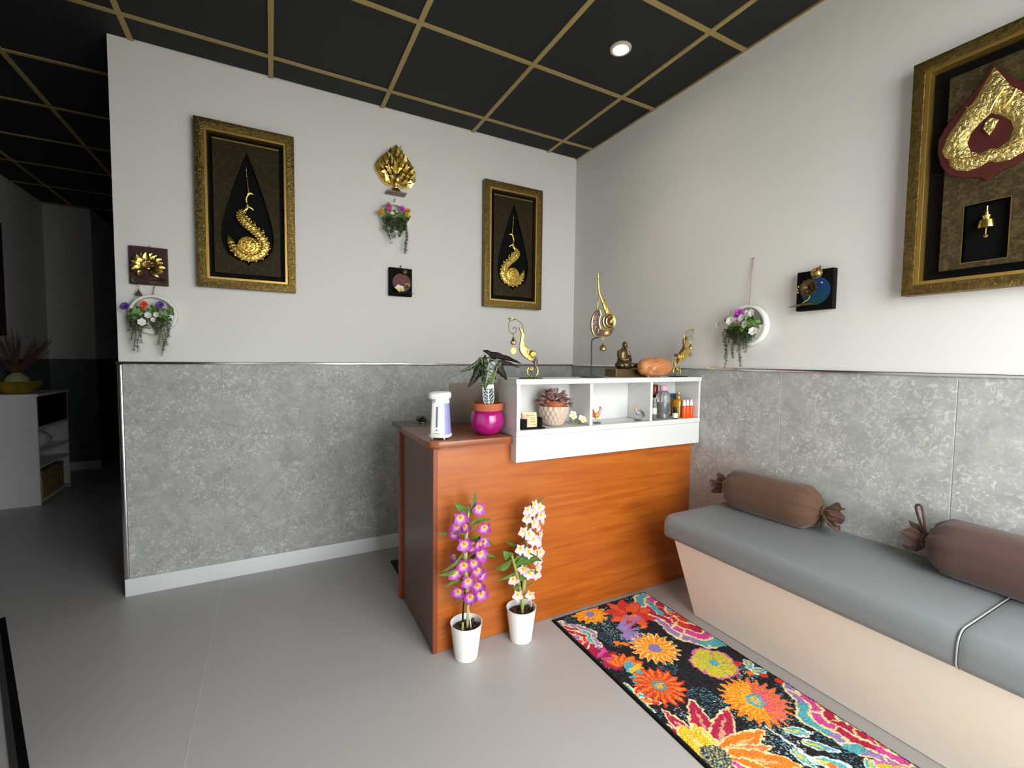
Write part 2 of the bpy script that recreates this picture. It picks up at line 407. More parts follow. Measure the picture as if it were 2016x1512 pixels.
# rails, corner strip, skirtings
def rail(name, x0, x1, y0, y1, z0, z1, m, bev=0.002):
    return struct(MB().box(x0, x1, y0, y1, z0, z1).build(name, m, None, bevel=bev, smooth=True))
rail('trim_1', XL-0.012, -0.002, -0.016, -0.0, RAIL, RAIL+0.014, M['chrome'], 0.004)
rail('trim_2', -0.016, 0.0, WY1, -0.0165, RAIL, RAIL+0.014, M['chrome'], 0.004)
rail('trim_3', XL-0.006, XL+0.014, -0.013, 0.004, 0.088, RAIL, M['chrome'], 0.005)
rail('baseboard_back', XL-0.004, -0.004, -0.014, -0.0062, 0, 0.09, M['base'])
rail('baseboard_right', -0.014, -0.0062, WY1, -0.015, 0, 0.09, M['base'])
rail('baseboard_hall', XH, XR+0.008, YH-0.016, YH-0.0062, 0, 0.09, M['base'])
rail('baseboard_left', XH, XH+0.012, FY, YH-0.017, 0, 0.09, M['base'])
# floor track at the doorway
tk = sroot('trim_4')
d = Vector((-2.752+3.249, -1.091-0.114, 0)); L = d.length*1.5; ang = math.atan2(d.y, d.x)
Mt = Tr(-3.249+0.05, 0.0, 0) @ Rz(ang)
MB().box(0, L, -0.010, 0.010, 0, 0.006, Mt).build('track_seal', M['black'], tk)
MB().box(0, L, -0.026, -0.011, 0, 0.005, Mt).build('track_edge', M['alu'], tk)
# windows behind the viewer, street outside
def window(name, x0, x1, fixed, axis):
    w = sroot(name)
    def bx(b, a0, a1, z0, z1, d0, d1):
        return b.box(a0, a1, fixed+d0, fixed+d1, z0, z1) if axis == 'x' else b.box(fixed+d0, fixed+d1, a0, a1, z0, z1)
    f = MB(); t = 0.045
    bx(f, x0, x0+t, WZ0, WZ1, -0.03, 0.03); bx(f, x1-t, x1, WZ0, WZ1, -0.03, 0.03)
    bx(f, x0+t, x1-t, WZ0, WZ0+t, -0.03, 0.03); bx(f, x0+t, x1-t, WZ1-t, WZ1, -0.03, 0.03)
    f.build('window_frame', M['alu'], w)
    bx(MB(), x0+t, x1-t, WZ0+t, WZ1-t, -0.003, 0.003).build('window_pane', M['glass'], w)
window('window_1', WX0, WX1, FY-0.06, 'x'); window('window_2', WY0, WY1, 0.06, 'y')
struct(MB().box(-14, 14, -18, FY-TH-0.001, -0.14, -0.10).box(TH+0.001, 14, FY-TH, 8, -0.14, -0.10).build('ground', M['pave']))

# ------------------------------------------------------------------ ceiling spotlight
sp = thing('ceiling_spotlight', 'round recessed ceiling spotlight glowing warm white', 'spotlight', (-0.546, -1.108, H))
MB().lathe([(0.036, 0.004), (0.037, -0.004), (0.046, -0.005), (0.051, -0.002), (0.052, 0.006)], 32).build('trim_ring', M['lamp_ring'], sp, smooth=True)
MB().lathe([(0.036, 0.003), (0.02, 0.002), (0.001, 0.002)], 28).build('bulb', M['lamp'], sp, smooth=True)
ld = bpy.data.lights.new('spot_beam', 'SPOT'); ld.energy = 5; ld.color = (1.0, 0.88, 0.66); ld.spot_size = 1.9; ld.spot_blend = 0.9; ld.shadow_soft_size = 0.03
lo = bpy.data.objects.new('spot_beam', ld); C.objects.link(lo); lo.parent = sp; lo.location = (0, 0, -0.02)

def neg(t): return tuple(-c for c in t.location)
# ------------------------------------------------------------------ reception desk
dk = thing('reception_desk', 'orange-brown wooden reception desk with dark brown end board in the corner', 'desk', (-0.755, -0.9, 0))
n_ = neg(dk)
MB().box(-1.494, -0.008, -1.150, -1.130, 0.003, 0.865).build('front_panel', M['wood_front'], dk, loc=n_)
MB().box(-1.510, -1.4942, -1.148, -0.662, 0.003, 0.865).build('side_panel', M['wood_side'], dk, loc=n_, bevel=0.002)
MB().box(-1.514, -1.4942, -1.156, -1.1482, 0.003, 0.865).build('corner_edge', M['wood_trim'], dk, loc=n_, bevel=0.002)
MB().box(-1.526, -1.494, -0.660, -0.640, 0.0, 0.862).build('rear_post', M['wood_trim'], dk, loc=n_, bevel=0.003)
MB().box(-1.522, -1.494, -0.6395, -0.615, 0.0, 0.858).build('rear_panel_edge', M['worktop'], dk, loc=n_, bevel=0.003)
led = [(-1.165, -1.176), (-1.165, -1.1475), (-0.008, -1.1475), (-0.008, -0.735), (-1.534, -0.735)] + \
      [(-1.534+0.05*(1-math.cos(a)), -1.176+0.05*(1-math.sin(a))) for a in [k*PI/16 for k in range(0, 9)]]
MB().prism(led, 0.8655, 0.89, plane='xy').build('ledge_top', M['wood_top'], dk, loc=n_, bevel=0.003, smooth=True)
MB().prism([(p[0]+(0.006 if p[0] < -1.16 else 0), p[1]+(0.006 if p[1] < -1.14 else 0)) for p in led], 0.858, 0.865, plane='xy').build('ledge_moulding', M['wood_trim'], dk, loc=n_)
MB().box(-1.478, -0.008, -0.734, -0.29, 0.838, 0.86).build('worktop', M['worktop'], dk, loc=n_, bevel=0.003)
MB().box(-0.80, -0.78, -0.70, -0.31, 0.0, 0.838).build('support_panel', M['wood_side'], dk, loc=n_)

hs = thing('display_shelf', 'white three-compartment display shelf standing on the wooden desk', 'shelf', (-0.58, -1.12, 0.78))
n_ = neg(hs)
HT = 1.14
MB().box(-1.164, -0.008, -1.210, -1.025, 1.116, HT).build('top', M['white'], hs, loc=n_, bevel=0.0025)
for x0, x1 in ((-1.158, -1.141), (-0.024, -0.009)):
    MB().box(x0, x1, -1.205, -1.03, 0.9175, 1.1155).build('side_panel', M['white'], hs, loc=n_, bevel=0.0015)
for x in (-0.757, -0.372):
    MB().box(x-0.008, x+0.008, -1.204, -1.042, 0.9175, 1.1155).build('divider', M['white'], hs, loc=n_, bevel=0.0015)
MB().box(-1.1405, -0.0245, -1.040, -1.031, 0.9175, 1.1155).build('back_panel', M['white'], hs, loc=n_)
MB().box(-1.160, -0.009, -1.207, -1.03, 0.8915, 0.917).build('bottom_board', M['white'], hs, loc=n_, bevel=0.002)
MB().box(-1.158, -0.009, -1.203, -1.152, 0.778, 0.8905).build('fascia', M['white'], hs, loc=n_, bevel=0.0015)

tag(MB().box(-0.35, 0.35, -0.2, 0.2, 0, 0.006).build('floor_mat', M['mat_black'], bevel=0.002, loc=(-1.12, -0.41, 0)), 'black rubber mat lying on the floor behind the desk', 'mat')

# ------------------------------------------------------------------ things on the desk
lp = thing('laptop', 'open grey laptop seen from behind its lid on the desk', 'laptop', (-1.13, -0.6, 0.86))
MB().box(-0.155, 0.155, -0.09, 0.12, 0, 0.014).build('keyboard_base', M['laptop'], lp, bevel=0.003)
MB().box(-0.155, 0.155, -0.004, 0.004, 0, 0.232, Tr(0, -0.096, 0.012) @ Rx(math.radians(7))).build('lid', M['laptop'], lp, bevel=0.002)
MB().box(-0.150, 0.150, 0.0041, 0.0046, 0.012, 0.225, Tr(0, -0.096, 0.012) @ Rx(math.radians(7))).build('screen', M['black_g'], lp)
ms = thing('computer_mouse', 'small black computer mouse on the rear worktop', 'mouse', (-1.335, -0.40, 0.86))
MB().lathe([(0.030, 0.0112), (0.031, 0.016), (0.029, 0.024), (0.023, 0.033), (0.013, 0.039), (0.001, 0.041)], 28, Sc(1, 1.65, 1)).build('shell', M['black_g'], ms, smooth=True)
MB().lathe([(0.0295, 0.0), (0.0325, 0.004), (0.0325, 0.009), (0.03, 0.011)], 24, Sc(1, 1.62, 1)).build('base_band', M['chrome'], ms, smooth=True)
MB().tube([(0, -0.04, 0.033), (0, -0.028, 0.041), (0, -0.016, 0.043)], 0.003, 6).build('wheel', M['alu'], ms, smooth=True)

sd = thing('soap_dispenser', 'white and lilac automatic soap dispenser at the desk corner', 'dispenser', (-1.458, -1.085, 0.89), math.radians(-38))
def ov(z, rx_, ry_): return [(rx_*math.copysign(abs(math.cos(a))**0.7, math.cos(a)), ry_*math.copysign(abs(math.sin(a))**0.7, math.sin(a)), z) for a in [2*PI*i/32 for i in range(32)]]
def loft(rings):
    b = MB(); n = len(rings[0]); v = [p for r in rings for p in r]
    f = [(k*n+i, k*n+(i+1) % n, (k+1)*n+(i+1) % n, (k+1)*n+i) for k in range(len(rings)-1) for i in range(n)]
    f += [tuple(reversed(range(n))), tuple((len(rings)-1)*n+i for i in range(n))]
    return b.add(v, f)
loft([ov(0.008, 0.043, 0.046), ov(0.012, 0.045, 0.048), ov(0.020, 0.044, 0.047)]).build('base', M['white_g'], sd, smooth=True)
loft([ov(0.0205, 0.042, 0.045), ov(0.08, 0.038, 0.041), ov(0.148, 0.034, 0.038)]).build('tank', M['lilac'], sd, smooth=True)
loft([[(x*0.70, y*0.2-0.040, z) for x, y, z in ov(0.0205, 0.042, 0.045)], [(x*0.70, y*0.2-0.036, z) for x, y, z in ov(0.08, 0.040, 0.041)], [(x*0.72, y*0.2-0.033, z) for x, y, z in ov(0.15, 0.036, 0.038)]]).build('front_shell', M['white_g'], sd, smooth=True)
loft([ov(0.149, 0.035, 0.039), ov(0.165, 0.034, 0.038), ov(0.168, 0.036, 0.040)]).build('neck', M['white_g'], sd, smooth=True)
loft([[(x, y-0.008, z) for x, y, z in ov(0.1685, 0.040, 0.050)], [(x, y-0.008, z) for x, y, z in ov(0.176, 0.043, 0.054)], [(x, y-0.008, z) for x, y, z in ov(0.190, 0.042, 0.053)], [(x, y-0.008, z) for x, y, z in ov(0.196, 0.036, 0.046)]]).build('head', M['white_g'], sd, smooth=True)
MB().lathe([(0.009, 0.158), (0.010, 0.169)], 16, Tr(0, -0.046, 0)).build('nozzle', M['white_g'], sd, smooth=True)
MB().box(-0.0035, 0.0035, -0.0025, 0, 0, 0.085, Tr(0, -0.0463, 0.052) @ Rx(math.radians(-3.5))).build('level_window', M['grey_slot'], sd, bevel=0.001)
MB().lathe([(0.0035, 0), (0.0035, 0.002)], 10, Tr(0, -0.0475, 0.040) @ Rx(PI/2)).build('button', M['grey_slot'], sd)
MB().box(-0.012, 0.012, -0.0022, 0, 0, 0.002, Tr(0, -0.0495, 0.025)).build('brand_mark', M['grey_slot'], sd)
for sx in (-1, 1):
    for sy in (-1, 1):
        MB().lathe([(0.003, 0), (0.004, 0.008)], 10, Tr(sx*0.026, sy*0.030, 0)).build('foot', M['white_g'], sd, smooth=True)

# ---- leaf surfaces
def leafpts(base, tip, side, w, prof, arch=0.0, fold=0.0, lobe=0.0, sweep=0.0):
    base = Vector(base); tip = Vector(tip); d = tip-base; L = d.length; side = Vector(side)
    side = (side - d*(side.dot(d)/d.dot(d))).normalized(); nr = side.cross(d).normalized()
    def fn(u, t):
        s = 2*u-1
        p = base + d*t + side*(s*w*prof(t)) + nr*(arch*4*t*(1-t) + fold*abs(s)*prof(t)*w)
        p -= d.normalized()*(lobe*L*(abs(s)**1.3)*(1-t)**2.2); return p
    return fn
lance = lambda t: max(0.0, math.sin(PI*min(1, t)**0.75))**0.85
oval = lambda t: max(0.0, math.sin(PI*t))**0.7
def petal_mesh(name, L, w, m, prof=oval, arch=0.0, fold=0.2, nu=4, nv=6, colfn=None):
    b = MB(); b.surf(leafpts((0, 0, 0), (0, 0, L), (1, 0, 0), w, prof, arch, fold), nu, nv, None, colfn); return b.mesh(name, m, True, sharp=80)
def mixc(a, b, t): return tuple(x*(1-t)+y*t for x, y in zip(a, b))

ap = thing('potted_alocasia', 'arrow-leaved dark plant in terracotta and magenta pot on the desk', 'plant', (-1.236, -1.072, 0.89)); ap.scale = (0.94, 0.94, 1.03)
MB().lathe([(0.03, 0), (0.045, 0.002), (0.066, 0.018), (0.079, 0.045), (0.081, 0.066), (0.077, 0.086), (0.069, 0.102), (0.066, 0.104), (0.064, 0.10)], 40).build('outer_pot', M['magenta'], ap, smooth=True)
MB().lathe([(0.064, 0.09), (0.066, 0.106), (0.074, 0.107), (0.078, 0.134), (0.076, 0.137), (0.071, 0.135), (0.069, 0.115)], 40).build('inner_pot', M['terracotta'], ap, smooth=True)
MB().lathe([(0.0695, 0.116), (0.0695, 0.122), (0.001, 0.124)], 24).build('soil', M['soil'], ap)
gd, gv, pu = lin('#232d20'), lin('#aebf98'), lin('#2a1a20')
def aloc_col(dark, vein, vs):
    def f(u, t):
        s = abs(2*u-1)
        k = 1.0 if s < 0.09 else (0.75 if ((t-0.35*s)*7) % 1 < 0.2 and s < 0.9 else 0.0)
        return mixc(dark, vein, k*vs)
    return f
wavy = lambda t: max(0.0, (1-t)**0.8)*(0.62+0.38*min(1, t*6+0.4))*(1+0.10*math.sin(t*24))*1.05
O = Vector((-1.178, -0.955, 0.89))
aleaves = [((-1.200, -0.93, 1.222), (-1.318, -0.94, 1.160), (0.2, -0.5, 0.7), 0.034, gd, 0.8, 0.012),
           ((-1.215, -0.95, 1.186), (-1.288, -0.97, 1.092), (0.6, -0.6, -0.2), 0.030, mixc(gd, pu, 0.6), 0.35, 0.014),
           ((-1.190, -1.0, 1.200), (-1.246, -1.035, 1.092), (0.75, -0.5, -0.3), 0.036, gd, 0.95, 0.014),
           ((-1.142, -0.90, 1.225), (-0.962, -0.90, 1.194), (0.1, -0.7, 0.55), 0.030, pu, 0.15, 0.012),
           ((-1.135, -0.96, 1.190), (-1.010, -0.97, 1.176), (0.2, -0.8, 0.5), 0.026, pu, 0.15, 0.014),
           ((-1.140, -0.98, 1.182), (-1.108, -1.02, 1.125), (0.6, -0.7, 0.2), 0.028, pu, 0.2, 0.010),
           ((-1.205, -1.02, 1.165), (-1.235, -1.045, 1.085), (0.8, -0.5, -0.1), 0.026, gd, 0.8, 0.010),
           ((-1.165, -0.93, 1.19), (-1.13, -0.95, 1.125), (0.8, -0.4, 0.2), 0.030, mixc(gd, pu, 0.5), 0.4, 0.010)]
for k, (b0, t0, sd_, w, col, vs, ar) in enumerate(aleaves):
    b0 = Vector(b0)-O; t0 = Vector(t0)-O
    lf = MB(); lf.surf(leafpts(b0, t0, sd_, w, wavy, ar, 0.18, 0.28), 12, 22, None, aloc_col(col, gv, vs))
    lo_ = lf.build('leaf', M['vcl'], ap, smooth=True, sharp=80)
    r0 = Vector((0.015*math.cos(k*2.1), 0.015*math.sin(k*2.1), 0.12)); md = (r0+b0)/2 + Vector((b0.x*0.05, 0, 0.012))
    MB().tube(smoothpath([r0, md, b0]), [0.0032]*10+[0.0022], 6).build('petiole', M['stem'], lo_, smooth=True)
tg = MB(); tg.surf(leafpts(Vector((-1.194, -1.012, 1.008))-O, Vector((-1.196, -1.0, 1.107))-O, (1, -0.35, 0), 0.026, lambda t: min(1, 0.45+t*1.4), 0, 0), 12, 26, None,
    lambda u, t: lin('#e8eaec') if t > 0.82 else (lin('#d5dadb') if abs(2*u-1) < 0.07 or ((t-0.3*abs(2*u-1))*6) % 1 < 0.22 or abs(2*u-1) > 0.86 else lin('#23282a')))
tg.build('plant_tag', M['vc'], ap, label='printed plant tag with a leaf picture')

# ------------------------------------------------------------------ things in the display shelf
SZ = 0.917
fp = thing('potted_fittonia', 'mauve small-leaved plant in a ribbed taupe pot in the shelf', 'plant', (-0.915, -1.122, SZ))
def dia(a, k):
    z = k/14; t = a*9
    r = abs(((t/PI + z*2.2) % 1)-0.5) + abs(((t/PI - z*2.2) % 1)-0.5)
    return 1 + 0.13*(r-0.5) if 0 < k < 15 else 1
prof = [(0.030, 0)] + [(0.043+0.026*math.sin(min(1, (k/13)*1.15)*PI*0.5), 0.004+0.088*k/13) for k in range(14)] + [(0.066, 0.0935)]
prof += [(0.060, 0.092), (0.058, 0.08)]
MB().lathe(prof, 108, fn=dia).build('outer_pot', M['taupe_pot'], fp, smooth=True, sharp=60)
MB().lathe([(0.05, 0.075), (0.052, 0.110), (0.055, 0.111), (0.055, 0.116), (0.048, 0.116), (0.046, 0.104), (0.001, 0.106)], 28).build('inner_pot', M['terracotta'], fp, smooth=True)
fc, fv = lin('#93736d'), lin('#c09c92')
fm = petal_mesh('leaf', 0.028, 0.0115, M['vc'], oval, 0.003, 0.25, 6, 8, lambda u, t: mixc(fc, fv, 1 if abs(2*u-1) < 0.2 else 0.3*((t*5) % 1)))
r2 = random.Random(3)
for k in range(110):
    a = r2.uniform(0, 2*PI); q = r2.random()**0.6; rr = 0.078*q
    z = 0.150 - 0.055*q*q + r2.uniform(-0.012, 0.012)
    y_ = rr*math.sin(a)*0.8
    inst(fm, 'leaf', fp, Tr(rr*math.cos(a), y_, z) @ Rz(a-PI/2+r2.uniform(-0.6, 0.6)) @ Rx(-math.radians(30+55*q+r2.uniform(-20, 25))) @ Rz(r2.uniform(-0.6, 0.6)) @ Sc(r2.uniform(0.8, 1.15)))
for k in range(14):
    a = k*2.4; MB().tube([(0.02*math.cos(a), 0.02*math.sin(a), 0.104), (0.035*math.cos(a), 0.032*math.sin(a), 0.128), (0.05*math.cos(a), 0.040*math.sin(a), 0.138)], 0.0016, 5).build('stem', M['reed'], fp)

ch = thing('card_holder', 'black holder with cream business cards at the end of the shelf', 'card holder', (-1.062, -1.165, SZ), math.radians(-6))
MB().box(-0.056, 0.060, -0.024, 0.022, 0, 0.006).build('tray', M['black'], ch, bevel=0.001)
MB().box(-0.056, -0.052, -0.022, 0.02, 0.006, 0.046).box(-0.052, -0.030, -0.022, -0.019, 0.006, 0.046).build('left_guard', M['black'], ch)
MB().box(0.040, 0.044, -0.022, 0.02, 0.006, 0.050).box(0.030, 0.040, -0.022, -0.019, 0.006, 0.030).build('right_guard', M['black'], ch)
Mc = Tr(-0.005, -0.004, 0.0065) @ Rx(math.radians(-10))
cd_ = MB().box(-0.036, 0.034, 0, 0.012, 0, 0.066, Mc).build('card_stack', M['card'], ch, bevel=0.001)
MB().box(-0.034, -0.008, -0.0008, -0.0001, 0.004, 0.058, Mc).build('pink_print', M['card_p'], cd_)
for k in range(5):
    MB().box(0.0, 0.028-0.006*(k % 2), -0.0012, -0.0001, 0.010+k*0.0075, 0.0118+k*0.0075, Mc).build('text_line', M['ink'], cd_)
def text(s, size, m, parent, Mx, name='lettering'):
    cu = bpy.data.curves.new(name, 'FONT'); cu.body = s; cu.size = size; cu.align_x = 'CENTER'; cu.align_y = 'CENTER'; cu.extrude = 0.0002; cu.resolution_u = 2
    ob = bpy.data.objects.new('tmp', cu); C.objects.link(ob)
    dg = bpy.context.evaluated_depsgraph_get(); me = bpy.data.meshes.new_from_object(ob.evaluated_get(dg)); me.name = name
    bpy.data.objects.remove(ob); me.materials.clear(); me.materials.append(m)
    return inst(me, name, parent, Mx)
text('Tap Kao', 0.012, M['ink'], cd_, Mc @ Tr(0.002, -0.0012, 0.053) @ Rx(PI/2))

fy, fw_ = lin('#f2d416'), lin('#f4f1e2')
def frangipani(parent, name, Mx, s=1.0):
    pm = petal_mesh('petal', 0.028*s, 0.011*s, M['vc'], lambda t: max(0, math.sin(PI*t**1.4))**0.7, 0.003, 0.15, 6, 8, lambda u, t: mixc(fy, fw_, min(1, max(0, (t-0.25)*2.2))))
    for k in range(5):
        inst(pm, 'petal', parent, Mx @ Rz(2*PI*k/5) @ Rx(math.radians(-66)))
    o = MB().ell((0, 0, 0.002), (0.004*s, 0.004*s, 0.003*s), 8, 6, Mx).build('flower_centre', M['vc'], parent, smooth=True)
    return o
fr = thing('frangipani_flower', 'yellow and white artificial flower leaning on the taupe pot', 'flower', (-0.832, -1.155, SZ), group='artificial flowers in the shelf')
frangipani(fr, 'f', Tr(0, 0, 0.045) @ Rx(math.radians(70)) @ Rz(0.4), 0.9)
MB().tube([(0, 0.004, 0.045), (0.01, 0.012, 0.02), (0.022, 0.006, 0.003)], 0.003, 6).build('stem', M['stem'], fr, smooth=True)
fr = thing('frangipani_flower', 'yellow and white artificial flower lying beside the white divider', 'flower', (-0.785, -1.165, SZ), group='artificial flowers in the shelf')
frangipani(fr, 'f', Tr(0.0, -0.002, 0.022) @ Rx(math.radians(48)) @ Rz(0.2), 0.95)
MB().tube([(0, 0.004, 0.02), (-0.012, 0.014, 0.012), (-0.022, 0.012, 0.004)], 0.003, 6).build('stem', M['stem'], fr, smooth=True)

def rooster(loc, label, cols, up_tail):
    t = thing('rooster_figurine', label, 'figurine', loc, math.radians(-10 if up_tail else 8), 'glass roosters in the shelf')
    body, tail, head = cols
    MB().lathe([(0.019, 0), (0.021, 0.003), (0.016, 0.007), (0.001, 0.008)], 18).build('base', M['clear'], t, smooth=True)
    for s in (-1, 1): MB().tube([(s*0.005, 0, 0.007), (s*0.004, 0, 0.030)], 0.0014, 6).build('leg', M['clear'], t, smooth=True)
    MB().ell((0, 0, 0.04), (0.014, 0.009, 0.013), 14, 10, None, body).build('body', M['vcg'], t, smooth=True)
    nk, nr = smoothpath([(0.007, 0, 0.046), (0.014, 0, 0.056), (0.015, 0, 0.066), (0.018, 0, 0.071)], [0.008, 0.006, 0.0045, 0.0045])
    MB().tube(nk, nr, 10, None, mixc(body, head, 0.5)).build('neck', M['vcg'], t, smooth=True)
    hd = MB().ell((0.018, 0, 0.073), (0.006, 0.005, 0.005), 10, 8, None, head).build('head', M['vcg'], t, smooth=True)
    cb = MB()
    for k in range(3): cb.ell((0.013+0.004*k, 0, 0.079), (0.0025, 0.0015, 0.004), 8, 6, None, head)
    cb.tube([(0.023, 0, 0.073), (0.029, 0, 0.071)], [0.002, 0.0004], 6, None, lin('#d8a62a')); cb.ell((0.022, 0, 0.066), (0.002, 0.0015, 0.004), 8, 6, None, head)
    cb.build('comb', M['vcg'], hd, smooth=True)
    for k in range(6):
        if up_tail: pth = [(-0.008, 0, 0.04-0.003*k), (-0.020, 0, 0.052+0.012-0.006*k), (-0.030, 0, 0.070-0.008*k), (-0.040+0.001*k, 0, 0.066-0.010*k)]
        else: pth = [(-0.006, 0, 0.046), (-0.018-0.002*k, 0.002*k-0.005, 0.054-0.002*k), (-0.027-0.001*k, 0.002*k-0.005, 0.036), (-0.026-0.003*k, 0.002*k-0.005, 0.008+0.003*k)]
        q, r = smoothpath(pth, [0.003, 0.0028, 0.0025, 0.001]); MB().tube(q, r, 6, None, tail if k % 2 else mixc(tail, lin('#c98a4a'), 0.4)).build('tail_feather', M['vcg'], t, smooth=True)
rooster((-0.683, -1.155, SZ), 'small glass rooster figurine with rust-red curled tail', (lin('#d39a3a'), lin('#a1452c'), lin('#c24f7a')), True)
rr_ = rooster((-0.425, -1.165, SZ), 'small glass rooster figurine with drooping grey tail', (lin('#8f93b5'), lin('#5a6360'), lin('#d9903a')), False)
bpy.data.objects['rooster_figurine.001'].rotation_euler[2] = PI - 0.2

def bottle(name, label, loc, parts, group='bottles in the shelf', rot=0):
    t = thing(name, label, 'bottle', loc, rot, group)
    for pn, prof, m in parts: MB().lathe(prof, 28).build(pn, m, t, smooth=True, sharp=40)
    return t
bottle('tube_bottle', 'tall bottle with copper-red cap behind the clear labelled bottle', (-0.225, -1.078, SZ),
       [('body', [(0.018, 0), (0.019, 0.004), (0.019, 0.118), (0.017, 0.120)], M['black_g']), ('cap', [(0.0195, 0.1205), (0.0205, 0.124), (0.0205, 0.176), (0.019, 0.178)], M['copper'])])
bottle('labelled_bottle', 'slim clear bottle with cream label next to the divider', (-0.316, -1.165, SZ),
       [('body', [(0.014, 0), (0.016, 0.003), (0.016, 0.080), (0.012, 0.092)], M['clear']), ('label', [(0.0162, 0.030), (0.0164, 0.0305), (0.0164, 0.062), (0.0162, 0.0625)], M['lab']), ('cap', [(0.010, 0.0925), (0.011, 0.095), (0.011, 0.114), (0.009, 0.116)], M['clear']), ('liquid', [(0.013, 0.003), (0.0145, 0.005), (0.0145, 0.05), (0.001, 0.05)], M['water'])])
bottle('olive_flask', 'narrow olive glass flask behind the pink-capped bottle', (-0.272, -1.135, SZ),
       [('body', [(0.010, 0), (0.011, 0.003), (0.011, 0.080), (0.006, 0.088)], M['olive']), ('cap', [(0.007, 0.0882), (0.007, 0.104), (0.006, 0.105)], M['black_g'])])
bb = bottle('pink_capped_bottle', 'large clear bottle with pink cap in the shelf', (-0.225, -1.142, SZ),
       [('body', [(0.030, 0), (0.034, 0.004), (0.034, 0.022), (0.033, 0.026), (0.034, 0.03), (0.0375, 0.090), (0.039, 0.112), (0.036, 0.128), (0.026, 0.143), (0.018, 0.149)], M['clear']), ('liquid', [(0.030, 0.003), (0.032, 0.006), (0.032, 0.088), (0.001, 0.088)], M['water']),
        ('label', [(0.0352, 0.036), (0.0356, 0.037), (0.0372, 0.078), (0.037, 0.079)], M['water']), ('cap', [(0.020, 0.1495), (0.021, 0.152), (0.021, 0.174), (0.018, 0.177)], M['pink'])])
st = thing('pink_tube', 'slim pink tube standing beside the pink-capped bottle', 'tube', (-0.140, -1.100, SZ), group='bottles in the shelf')
loft([ov(0.014, 0.012, 0.010), ov(0.05, 0.013, 0.008), ov(0.125, 0.014, 0.002)]).build('body', M['pink'], st, smooth=True)
MB().lathe([(0.009, 0), (0.010, 0.002), (0.010, 0.0135)], 18).build('cap', M['maroon'], st, smooth=True)
bottle('oil_bottle', 'yellow oil bottle with gold pump cap in the shelf', (-0.092, -1.128, SZ),
       [('body', [(0.026, 0), (0.029, 0.003), (0.029, 0.082), (0.024, 0.094), (0.012, 0.099)], M['oil']), ('collar', [(0.011, 0.0995), (0.012, 0.102), (0.012, 0.113), (0.010, 0.115)], M['gold_s']), ('pump', [(0.006, 0.1155), (0.008, 0.118), (0.008, 0.138), (0.006, 0.140)], M['gold_s'])])
bottle('blue_lidded_jar', 'amber jar with blue lid at the back of the shelf', (-0.060, -1.073, SZ),
       [('body', [(0.025, 0), (0.027, 0.004), (0.027, 0.096), (0.025, 0.1)], M['oil']), ('lid', [(0.028, 0.1005), (0.029, 0.102), (0.029, 0.122), (0.027, 0.124)], M['blue'])])
bottle('dropper_bottle', 'tiny black bottle with white label in the shelf', (-0.174, -1.180, SZ),
       [('body', [(0.0135, 0), (0.0145, 0.002), (0.0145, 0.036), (0.009, 0.040)], M['black_g']), ('label', [(0.0146, 0.005), (0.0148, 0.0055), (0.0148, 0.030), (0.0146, 0.0305)], M['lab']), ('cap', [(0.0095, 0.0405), (0.010, 0.042), (0.010, 0.060), (0.008, 0.062)], M['black_g'])])
for k, x in enumerate((-0.098, -0.071, -0.042)):
    t = bottle('orange_spray_bottle', ('orange spray bottle with white cap next to the tiny black bottle', 'orange spray bottle with white cap between two orange bottles', 'orange spray bottle with white cap by the shelf side board')[k], (x, -1.172, SZ),
       [('body', [(0.011, 0), (0.0122, 0.002), (0.0122, 0.060), (0.009, 0.064)], M['orange']), ('cap', [(0.0085, 0.0645), (0.009, 0.066), (0.0085, 0.080), (0.006, 0.096), (0.005, 0.097)], M['white_g'])], 'orange spray bottles in the shelf')

